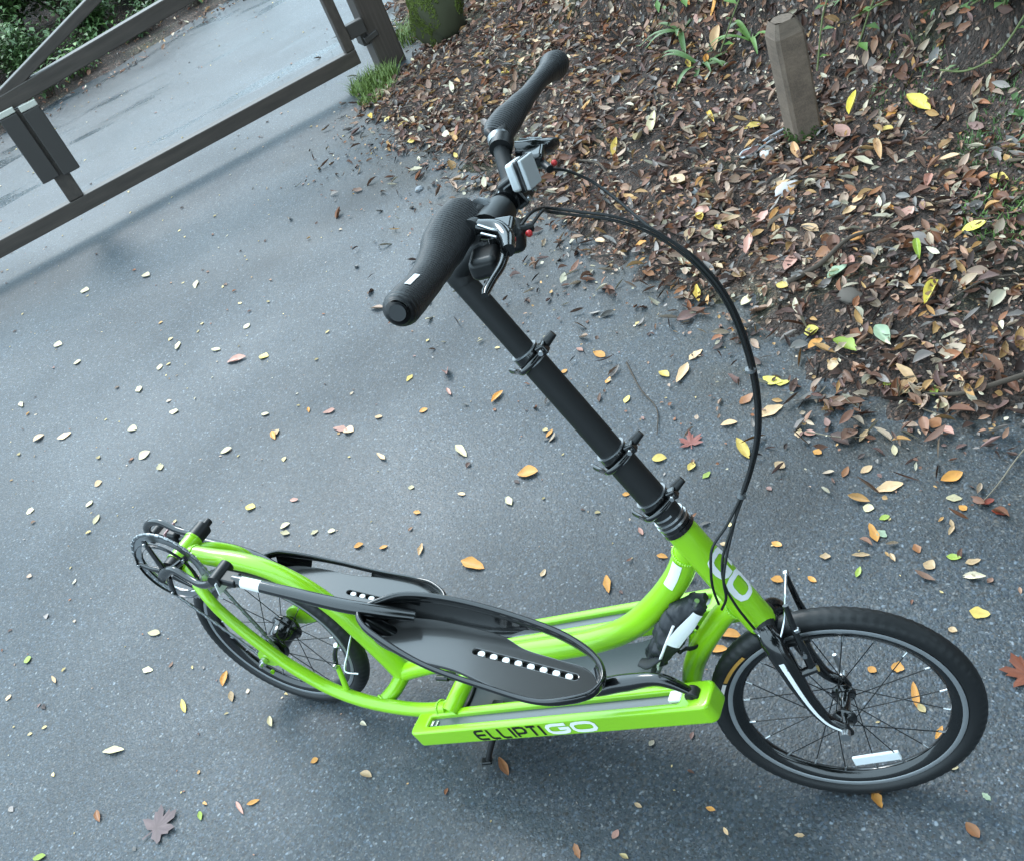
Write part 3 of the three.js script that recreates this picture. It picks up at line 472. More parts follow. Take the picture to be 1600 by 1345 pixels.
  let fg = new THREE.ExtrudeGeometry(sh, { depth: 0.006, bevelEnabled: true, bevelSize: 0.002, bevelThickness: 0.002, bevelSegments: 2 }); fg.rotateX(Math.PI / 2); if (s < 0) { fg.scale(1, 1, -1); const ix = fg.attributes.position; const nb = fg.toNonIndexed ? fg : fg; const a = ix.array, nn = fg.attributes.normal.array, uu = fg.attributes.uv.array; for (let i = 0; i < ix.count; i += 3) for (let k = 0; k < 3; k++) { let t = a[(i + 1) * 3 + k]; a[(i + 1) * 3 + k] = a[(i + 2) * 3 + k]; a[(i + 2) * 3 + k] = t; t = nn[(i + 1) * 3 + k]; nn[(i + 1) * 3 + k] = nn[(i + 2) * 3 + k]; nn[(i + 2) * 3 + k] = t; } }
  fg.translate(0, -0.052, 0); mesh('sole', fg, trayFloor, pf);
  mesh('slot_bed', placed(rbox(0.222, 0.004, 0.021, 0.001), 0.6725, -0.0645, s * 0.135), matteBlack, pf);
  for (let i = 0; i < 8; i++) mesh('screw', (() => { const a = 0.583 + 0.0254 * i; return rod([a, -0.0625, s * 0.1349], [a, -0.0535, s * 0.1349], 0.0072, 14); })(), white, pf);
  // walls that join sole and rim on the inner and rear sides
  const wall = (pts) => { const rows = pts.map(([a0, z0, h0, a1, z1]) => { const lo = a0 > 0.62 && z0 < 0.09 ? -0.053 + (a0 - 0.61) * 0.38 : -0.053; return [[a0, h0, z0 * s], [(a0 + a1) / 2, (h0 + lo) / 2 - 0.006, (z0 + z1) / 2 * s - 0.003 * s], [a1, lo, z1 * s]]; }); return grid(rows); };
  mesh('side_wall', wall([[0.333, 0.160, -0.010, 0.352, 0.158], [0.331, 0.144, -0.008, 0.349, 0.145], [0.362, 0.112, 0, 0.378, 0.110], [0.408, 0.089, 0.004, 0.42, 0.0965], [0.455, 0.079, 0.004, 0.46, 0.089], [0.494, 0.073, 0.002, 0.50, 0.087], [0.56, 0.071, -0.002, 0.56, 0.0845], [0.61, 0.070, -0.005, 0.61, 0.088], [0.655, 0.072, -0.010, 0.650, 0.082], [0.70, 0.076, -0.014, 0.690, 0.078]]), glossBlack, pf);
  mesh('side_wall', wall([[0.350, 0.166, -0.010, 0.356, 0.157], [0.400, 0.184, -0.020, 0.400, 0.175], [0.44, 0.192, -0.028, 0.436, 0.180]]), glossBlack, pf);
  mesh('side_wall', wall([[0.60, 0.208, -0.044, 0.60, 0.193], [0.66, 0.2095, -0.043, 0.66, 0.202], [0.725, 0.211, -0.042, 0.72, 0.201], [0.775, 0.200, -0.034, 0.76, 0.194], [0.820, 0.172, -0.030, 0.803, 0.170], [0.829, 0.138, -0.030, 0.813, 0.138], [0.808, 0.104, -0.028, 0.795, 0.117]]), glossBlack, pf);
}

// ---- fork
{
  const fk = sgroup('fork');
  mesh('crown', merge([rod([0, 0.226, 0], [0, 0.2455, 0], 0.025, 24), sweep([[0.004, 0.232, -0.036], [0.008, 0.250, -0.018], [0.008, 0.252, 0], [0.008, 0.250, 0.018], [0.004, 0.232, 0.036]], [0.015, 0.018, 0.0185, 0.018, 0.015], { seg: 20, rad: 16, up: V(0, 1, 0) })]), matteBlack, fk);
  for (const s of [1, -1]) {
    const pts = [[0.006, 0.247, 0.024 * s], [0.012, 0.235, 0.040 * s], [0.011, 0.200, 0.050 * s], [0.005, 0.154, 0.0535 * s], [-0.003, 0.085, 0.0545 * s], [-0.001, 0.035, 0.0545 * s], [RAKE, 0.004, 0.0545 * s]];
    const rad = [[0.019, 0.0175], [0.0210, 0.0185], [0.0205, 0.0165], [0.0180, 0.0140], [0.0140, 0.0110], [0.0115, 0.0090], [0.0105, 0.0085]];
    const bl = mesh('blade', sweep(pts, rad, { seg: 40, rad: 18 }), glossBlack, fk); void bl;
    mesh('stripe', sweep([pts[2], ...pts.slice(3)], [[0.0205, 0.0165], ...rad.slice(3)], { seg: 26, rad: 5, range: s > 0 ? [1.36, 1.80] : [-1.80, -1.36], grow: 0.0006 }), white, fk);
    mesh('fork_end', placed(rbox(0.022, 0.030, 0.010, 0.004), RAKE, 0, 0.0555 * s), black, fk);
    // rim brake
    const br = mesh('brake_arm', merge([sweep([[0.040, 0.150, 0.047 * s], [0.050, 0.190, 0.047 * s], [0.060, 0.235, 0.044 * s], [0.076, 0.292, 0.038 * s]], [[0.008, 0.006], [0.0075, 0.006], [0.006, 0.005], [0.005, 0.0045]], { seg: 20, rad: 10 }), rod([0.010, 0.152, 0.050 * s], [0.050, 0.150, 0.047 * s], 0.008, 12)]), glossBlack, fk); void br;
    mesh('brake_pad', merge([placed(rbox(0.052, 0.011, 0.009, 0.003), 0.036, 0.197, 0.0225 * s, 0, 0, -0.15), rod([0.044, 0.197, 0.026 * s], [0.050, 0.197, 0.052 * s], 0.0035, 8)]), matteBlack, fk);
  }
  mesh('brake_noodle', sweep([[0.0, 0.262, 0.036], [0.006, 0.240, 0.047], [0.022, 0.232, 0.046], [0.048, 0.252, 0.030], [0.072, 0.286, 0.012], [0.077, 0.293, -0.036]], 0.0024, { seg: 36, rad: 8 }), silver, fk);
  mesh('cable_clamp', merge([placed(rbox(0.009, 0.009, 0.009, 0.002), 0.077, 0.293, -0.040), placed(rbox(0.010, 0.008, 0.008, 0.002), 0.066, 0.240, 0.045), rod([0.050, 0.190, 0.053], [0.050, 0.190, 0.058], 0.004, 8)]), silver, fk);
}
// ---- steering column: headset, three telescoping sections and their quick-release collars
{
  const col = sgroup('steering_column');
  mesh('headset', merge([rod([0, 0.495, 0], [0, 0.5035, 0], 0.0300, 28), rod([0, 0.503, 0], [0, 0.512, 0], 0.0280, 28)]), glossBlack, col); mesh('lower_headset', rod([0, 0.2385, 0], [0, 0.246, 0], 0.0282, 28), glossBlack, col);
  mesh('headset_ring', merge([rod([0, 0.5120, 0], [0, 0.5165, 0], 0.0292, 28), rod([0, 0.5215, 0], [0, 0.5255, 0], 0.0280, 28)]), silver, col);
  mesh('tube_section', rod([0, 0.500, 0], [0, 0.665, 0], 0.0252, 28), matteBlack, col);
  mesh('tube_section', rod([0, 0.660, 0], [0, 0.892, 0], 0.0222, 28), matteBlack, col);
  mesh('tube_section', rod([0, 0.885, 0], [0, 1.062, 0], 0.0186, 28), matteBlack, col);
  mesh('headset_print', sweep([[0, 0.532, 0], [0, 0.536, 0]], 0.0252, { seg: 2, rad: 8, range: [1.0, 2.2], grow: 0.0005, up: V(0, 0, 1), smooth: false }), silver, col);
  for (const [s, r] of [[0.562, 0.0282], [0.672, 0.0258], [0.892, 0.0226]]) {
    mesh('collar', merge([rod([0, s - 0.010, 0], [0, s + 0.010, 0], r, 26), placed(rbox(0.018, 0.018, 0.016, 0.003), r + 0.007, s, 0.006)]), glossBlack, col);
    mesh('collar_edge', merge([rod([0, s - 0.0122, 0], [0, s - 0.0098, 0], r + 0.0008, 26), rod([0, s + 0.0098, 0], [0, s + 0.0122, 0], r + 0.0008, 26)]), dullSteel, col);
    mesh('lever', sweep([[r + 0.012, s, 0.012], [r + 0.006, s - 0.001, r * 0.6], [r * 0.45, s - 0.004, r + 0.006], [-r * 0.45, s - 0.008, r + 0.006], [-r - 0.006, s - 0.009, r * 0.45], [-r - 0.020, s - 0.006, -0.002]], [[0.0045, 0.0035], [0.004, 0.004], [0.0035, 0.005], [0.0035, 0.005], [0.004, 0.0055], [0.004, 0.0065]], { seg: 34, rad: 10, up: V(0, 1, 0) }), glossBlack, col);
    mesh('lever_knob', merge([rod([r + 0.010, s + 0.001, -0.004], [r + 0.030, s + 0.006, -0.012], 0.0085, 14, 0.0065), rod([r + 0.007, s, 0.018], [r + 0.007, s, -0.012], 0.0045, 10)]), black, col);
    mesh('lever_pin', rod([r + 0.008, s, 0.0185], [r + 0.008, s, 0.0225], 0.0042, 10), silver, col);
  }
}
// ---- handlebar, stem, grips, levers, computer
{
  const st = sgroup('stem');
  mesh('stem_arm', sweep([[0, 1.048, 0], [0.006, 1.066, 0], [0.046, 1.078, 0], [0.10, 1.094, 0], [0.138, 1.104, 0]], [0.0205, 0.022, 0.0195, 0.018, 0.021], { seg: 28, rad: 18 }), black, st);
  mesh('face_clamp', merge([rod([0.146, 1.106, -0.030], [0.146, 1.106, 0.030], 0.0205, 22), placed(rbox(0.020, 0.040, 0.050, 0.004), 0.166, 1.106, 0)]), glossBlack, st);
  for (const [z, q] of [[-0.018, 1], [0.018, 1], [-0.018, -1], [0.018, -1]]) mesh('clamp_bolt', rod([0.172, 1.106 + q * 0.014, z], [0.179, 1.106 + q * 0.014, z], 0.004, 8), silver, st);
  mesh('top_cap', merge([rod([0.002, 1.0855, 0], [0.0, 1.092, 0], 0.014, 18), rod([0.0, 1.092, 0], [0.0, 1.0955, 0], 0.005, 10)]), silver, st);
  const bar = [[0.146, 1.106, 0], [0.143, 1.110, -0.040], [0.140, 1.132, -0.072], [0.140, 1.152, -0.098], [0.140, 1.165, -0.125], [0.140, 1.169, -0.150]];
  const barR = [[0.146, 1.106, 0], [0.144, 1.112, 0.040], [0.142, 1.124, 0.080], [0.139, 1.134, 0.108], [0.136, 1.141, 0.130]];
  const hb = sp('handlebar', merge([sweep(bar, [0.0158, 0.0145, 0.0125, 0.0125, 0.0115, 0.0100], { seg: 50, rad: 16, up: V(0, 1, 0) }), sweep(barR, [0.0158, 0.0145, 0.0125, 0.0118, 0.0100], { seg: 50, rad: 16, up: V(0, 1, 0) })]), matteBlack);
  const gripMap = (() => { const N = 128, d = new Uint8Array(N * N * 4); for (let j = 0; j < N; j++) for (let i = 0; i < N; i++) { const v = 128 + 110 * Math.sin((j / N) * Math.PI * 16), k = (j * N + i) * 4; d[k] = d[k + 1] = d[k + 2] = Math.max(0, Math.min(255, v)); d[k + 3] = 255; } const t = tex(d, N); t.repeat.set(1, 1 / 0.05); return t; })();
  const ribbed = gripRubber.clone(); ribbed.bumpMap = gripMap; ribbed.bumpScale = 0.0016;
  // swept palm-rest grips: fat at the inner end, waisted, flared at the tip
  const up = V(-0.35, 0.94, 0);
  const gr = [[0.136, 1.139, 0.088], [0.135, 1.1415, 0.096], [0.134, 1.144, 0.115], [0.133, 1.145, 0.160], [0.136, 1.144, 0.215], [0.144, 1.143, 0.270], [0.151, 1.144, 0.320], [0.157, 1.147, 0.365], [0.163, 1.1515, 0.405], [0.1655, 1.1535, 0.424], [0.1668, 1.1547, 0.434], [0.1675, 1.1552, 0.4395], [0.168, 1.1555, 0.4415]];
  const gw = [[0.006, 0.012], [0.012, 0.022], [0.015, 0.028], [0.017, 0.0305], [0.0175, 0.029], [0.0175, 0.0235], [0.0175, 0.0205], [0.0180, 0.0200], [0.0190, 0.0208], [0.0190, 0.0208], [0.0172, 0.0188], [0.0135, 0.0145], [0.0090, 0.0095]];
  const g1 = mesh('grip', sweep(gr, gw, { seg: 70, rad: 24, up }), ribbed, hb);
  const gl = [[0.136, 1.166, -0.122], [0.135, 1.168, -0.130], [0.134, 1.170, -0.150], [0.138, 1.171, -0.190], [0.146, 1.171, -0.240], [0.152, 1.170, -0.300], [0.158, 1.170, -0.360], [0.163, 1.168, -0.405], [0.1655, 1.166, -0.440], [0.1665, 1.164, -0.462], [0.167, 1.163, -0.470]];
  const lw = [[0.006, 0.012], [0.012, 0.022], [0.015, 0.024], [0.016, 0.024], [0.0160, 0.0195], [0.0150, 0.0150], [0.0150, 0.0145], [0.0180, 0.0180], [0.0260, 0.0250], [0.0230, 0.0220], [0.010, 0.010]];
  mesh('grip', sweep(gl, lw, { seg: 70, rad: 24, up }), ribbed, hb); void g1;
  mesh('grip_label', sweep(gr.slice(7, 9), gw.slice(7, 9), { seg: 5, rad: 4, range: [0.30, 0.62], up, grow: 0.0008, smooth: false }), white, hb);
  mesh('grip_clamp', merge([rod([0.140, 1.160, -0.112], [0.139, 1.166, -0.121], 0.0175, 18), rod([0.142, 1.128, 0.080], [0.142, 1.131, 0.089], 0.0165, 18)]), dullSteel, hb);
  // brake levers and shifters
  for (const [s, c, tip] of [[1, [0.158, 1.128, 0.205], 0.300], [-1, [0.152, 1.160, -0.100], -0.215]]) {
    const lv = new THREE.Group(); lv.name = 'brake_lever'; bike.add(lv); lv.applyMatrix4(STEER);
    const d = s > 0 ? [0, 0, 0] : [0.004, 0.026, 0.062];
    const zc = s > 0 ? 0.150 : -0.105, sc = s > 0 ? 1.126 : 1.142, oc = 0.144;
    mesh('clamp_band', rod([oc - 0.002, sc - (s > 0 ? 0.003 : -0.012), zc - 0.012 * s], [oc, sc + (s > 0 ? 0.002 : 0.018), zc + 0.010 * s], 0.0175, 18), black, lv);
    mesh('body', merge([sweep([[oc + 0.010, sc - 0.004, zc], [oc + 0.030, sc - 0.018, zc + 0.004 * s], [oc + 0.042, sc - 0.030, zc + 0.022 * s], [oc + 0.046, sc - 0.038, zc + 0.048 * s]], [[0.014, 0.012], [0.0145, 0.013], [0.013, 0.012], [0.010, 0.009]], { seg: 20, rad: 14 }), placed(rbox(0.034, 0.024, 0.046, 0.007), oc + 0.030, sc - 0.026, zc - 0.006 * s, 0.2, 0, -0.5)]), glossBlack, lv);
    mesh('blade', sweep([[oc + 0.040, sc - 0.036, zc + 0.030 * s], [oc + 0.036, sc - 0.044, zc + 0.070 * s], [oc + 0.028, sc - 0.046, zc + 0.095 * s], [oc + 0.022, sc - 0.048, zc + 0.112 * s], [oc + 0.020, sc - 0.050, zc + 0.120 * s]], [[0.007, 0.007], [0.0065, 0.0055], [0.006, 0.0050], [0.007, 0.0055], [0.005, 0.004]], { seg: 28, rad: 12, up: V(0, 1, 0) }), glossBlack, lv);
    mesh('lever_trim', merge([sweep([[oc + 0.020, sc + 0.004, zc + 0.014 * s], [oc + 0.036, sc - 0.012, zc + 0.020 * s], [oc + 0.050, sc - 0.028, zc + 0.012 * s]], 0.0022, { seg: 12, rad: 8 }), sweep([[oc + 0.024, sc - 0.004, zc + 0.030 * s], [oc + 0.040, sc - 0.018, zc + 0.036 * s]], 0.0018, { seg: 6, rad: 8 })]), silver, lv);
    mesh('barrel_adjuster', rod([oc + 0.040, sc - 0.040, zc - 0.022 * s], [oc + 0.050, sc - 0.050, zc - 0.040 * s], 0.0062, 12), black, lv);
    mesh('indicator', placed(new THREE.SphereGeometry(0.0048, 14, 10), oc + 0.052, sc - 0.050, zc - 0.018 * s), redPlastic, lv); void d; void c; void tip;
    if (s > 0) { mesh('shifter', merge([placed(rbox(0.056, 0.036, 0.056, 0.012), 0.160, 1.088, 0.120, 0.1, 0.2, -0.5), rod([0.150, 1.108, 0.060], [0.150, 1.112, 0.130], 0.023, 20), placed(rbox(0.040, 0.030, 0.050, 0.010), 0.150, 1.090, 0.185, 0.1, 0.1, -0.4)]), black, lv); }
  }
  const cp = sgroup('cycle_computer');
  const put = g => { g.rotateZ(-0.30); g.rotateX(-0.15); g.translate(0.186, 1.128, 0.020); return g; };
  mesh('case', put(rbox(0.014, 0.040, 0.048, 0.005).translate(0.002, 0, 0)), mat([0.66, 0.68, 0.69], 0.35, 0.2), cp);
  mesh('bezel', put(rbox(0.008, 0.044, 0.052, 0.003).translate(0.0125, -0.001, 0)), glossBlack, cp);
  mesh('edge_trim', put(rbox(0.006, 0.042, 0.050, 0.002).translate(0.0195, -0.001, 0)), mat([0.5, 0.52, 0.53], 0.4), cp);
  mesh('mount', placed(rbox(0.03, 0.02, 0.03, 0.004), 0.165, 1.122, 0.008), black, cp);
}
// ---- cables: two housings per lever, tied into one loop that swings forward of the column
{
  const main = [[0.160, 1.076, 0.020], [0.185, 1.060, 0.006], [0.210, 1.033, 0], [0.249, 0.996, 0], [0.281, 0.948, 0], [0.301, 0.885, 0], [0.305, 0.814, 0], [0.285, 0.727, 0.0], [0.249, 0.644, 0.0], [0.211, 0.585, 0.004], [0.168, 0.539, 0.008], [0.133, 0.508, 0.012]];
  const shift = (p, o, s, z) => p.map(q => [q[0] + o, q[1] + s, q[2] + z]);
  const low1 = [[0.085, 0.476, 0.024], [0.040, 0.452, 0.034], [0.016, 0.420, 0.042], [-0.004, 0.385, 0.043], [-0.018, 0.348, 0.040]];
  const low2 = [[0.090, 0.468, 0.022], [0.042, 0.425, 0.034], [0.018, 0.385, 0.042], [0.008, 0.335, 0.044], [0.004, 0.290, 0.042], [0.0, 0.262, 0.036]];
  const low3 = [[0.094, 0.470, 0.020], [0.052, 0.428, 0.034], [0.022, 0.392, 0.044], [0.004, 0.358, 0.046], [-0.020, 0.336, 0.041]];
  const C = (pts) => sp('cable', sweep(pts, 0.0024, { seg: 110, rad: 8, up: V(0, 0, 1) }), black);
  C([[0.188, 1.088, 0.120], [0.190, 1.084, 0.070], ...shift(main.slice(1), 0.002, 0.002, 0.003), ...low1]);
  C([[0.190, 1.076, 0.105], [0.196, 1.074, 0.055], ...shift(main.slice(1), -0.004, -0.003, -0.002), ...low3]);
  C([[0.196, 1.090, -0.068], [0.205, 1.072, -0.085], [0.222, 1.036, -0.092], [0.240, 1.000, -0.075], [0.268, 0.948, -0.035], ...shift(main.slice(5), 0.003, -0.003, -0.005), ...low2]);
  const tie = (p, d) => rod([p[0] - d[0], p[1] - d[1], p[2] - 0.0], [p[0] + d[0], p[1] + d[1], p[2]], 0.0085, 10);
  sp('cable_tie', tie([0.133, 0.508, 0.012], [0.003, 0.0025]), dullSteel); sp('cable_tie', tie([0.268, 0.688, 0], [0.001, 0.002]), dullSteel);
  bp('cable_stop', merge([rod([1.128, 0.545, 0.036], [1.118, 0.522, 0.034], 0.0045, 10), placed(rbox(0.014, 0.012, 0.010, 0.002), 1.118, 0.520, 0.028)]), silver);
  sp('cable_ferrule', rod([0.0, 0.268, 0.037], [0.001, 0.255, 0.037], 0.0040, 10), silver);
  const rb = bp('rear_brake', merge([sweep([[0.196, 0.232, 0.050], [0.205, 0.262, 0.046], [0.222, 0.292, 0.040]], [[0.006, 0.005], [0.006, 0.005], [0.005, 0.004]], { seg: 12, rad: 10 }), sweep([[0.196, 0.232, -0.050], [0.205, 0.262, -0.046], [0.222, 0.292, -0.040]], [[0.006, 0.005], [0.006, 0.005], [0.005, 0.004]], { seg: 12, rad: 10 })]), glossBlack);
  mesh('noodle', sweep([[0.222, 0.290, -0.036], [0.236, 0.285, 0.0], [0.236, 0.262, 0.036], [0.232, 0.232, 0.066], [0.262, 0.222, 0.062]], 0.0026, { seg: 26, rad: 8, up: V(0, 1, 0) }), silver, rb);
  mesh('brake_bolt', merge([rod([0.198, 0.232, 0.056], [0.198, 0.232, 0.062], 0.0065, 10), rod([0.222, 0.290, 0.040], [0.222, 0.296, 0.044], 0.006, 10)]), silver, rb);
}
// ---- black tool pouch strapped to the front tube
{
  const pk = thing('tool_pouch', 'black fabric pouch with a white patch strapped to the front frame tube', 'pouch'); pk.rotation.x = -0.0683;
  const fabric = mat([0.016, 0.018, 0.022], 0.55, 0, { sheen: 0.4, sheenRoughness: 0.5 });
  const spine = [[1.135, 0.530, 0.012], [1.118, 0.520, 0.020], [1.090, 0.492, 0.030], [1.060, 0.452, 0.034], [1.036, 0.412, 0.036], [1.014, 0.374, 0.034], [0.998, 0.346, 0.030]];
  const g = sweep(spine, [[0.006, 0.010], [0.020, 0.022], [0.030, 0.026], [0.031, 0.026], [0.026, 0.024], [0.021, 0.020], [0.008, 0.010]], { seg: 60, rad: 40 });
  const p = g.attributes.position; for (let i = 0; i < p.count; i++) { const x = p.getX(i), y = p.getY(i), z = p.getZ(i), k = 0.0065 * fbm(x * 38, y * 38, z * 30, 3) + 0.003 * noise.noise(x * 130, y * 60, z * 130); p.setXYZ(i, x - k, y + k * 0.6, z + k * 1.1); }
  g.computeVertexNormals(); mesh('bag', g, fabric, pk);
  mesh('white_patch', sweep(spine.slice(1, 4), [[0.021, 0.023], [0.031, 0.027], [0.032, 0.027]], { seg: 14, rad: 8, range: [0.95, 1.70], grow: 0.0060 }), white, pk);
  mesh('piping', sweep([[1.080, 0.496, 0.0575], [1.058, 0.452, 0.064], [1.040, 0.414, 0.066], [1.026, 0.384, 0.062], [1.019, 0.362, 0.054]], 0.0026, { seg: 24, rad: 8 }), white, pk);
  const c = [1.083, 0.350, 0]; const ringPts = []; for (let i = 0; i < 20; i++) { const a = i / 20 * 6.2832; ringPts.push([1.080 + 0.026 * Math.cos(a) - 0.006, 0.398 - 0.008 * Math.cos(a) + 0.004 * Math.sin(2 * a), 0.028 * Math.sin(a) + (Math.cos(a) < -0.3 ? 0.010 : 0)]); }
  mesh('strap', sweep(ringPts, [[0.0015, 0.007]], { closed: true, seg: 60, rad: 8, up: V(0.35, 0.9, 0) }), matteBlack, pk); void c;
  mesh('loose_end', merge([sweep([[1.040, 0.410, 0.058], [1.010, 0.385, 0.060], [0.985, 0.372, 0.050]], [[0.004, 0.012], [0.004, 0.014], [0.003, 0.010]], { seg: 12, rad: 10 }), sweep([[1.030, 0.390, 0.050], [1.006, 0.350, 0.052], [1.000, 0.318, 0.045]], [[0.004, 0.010], [0.005, 0.011], [0.003, 0.007]], { seg: 12, rad: 10 })]), fabric, pk);
}

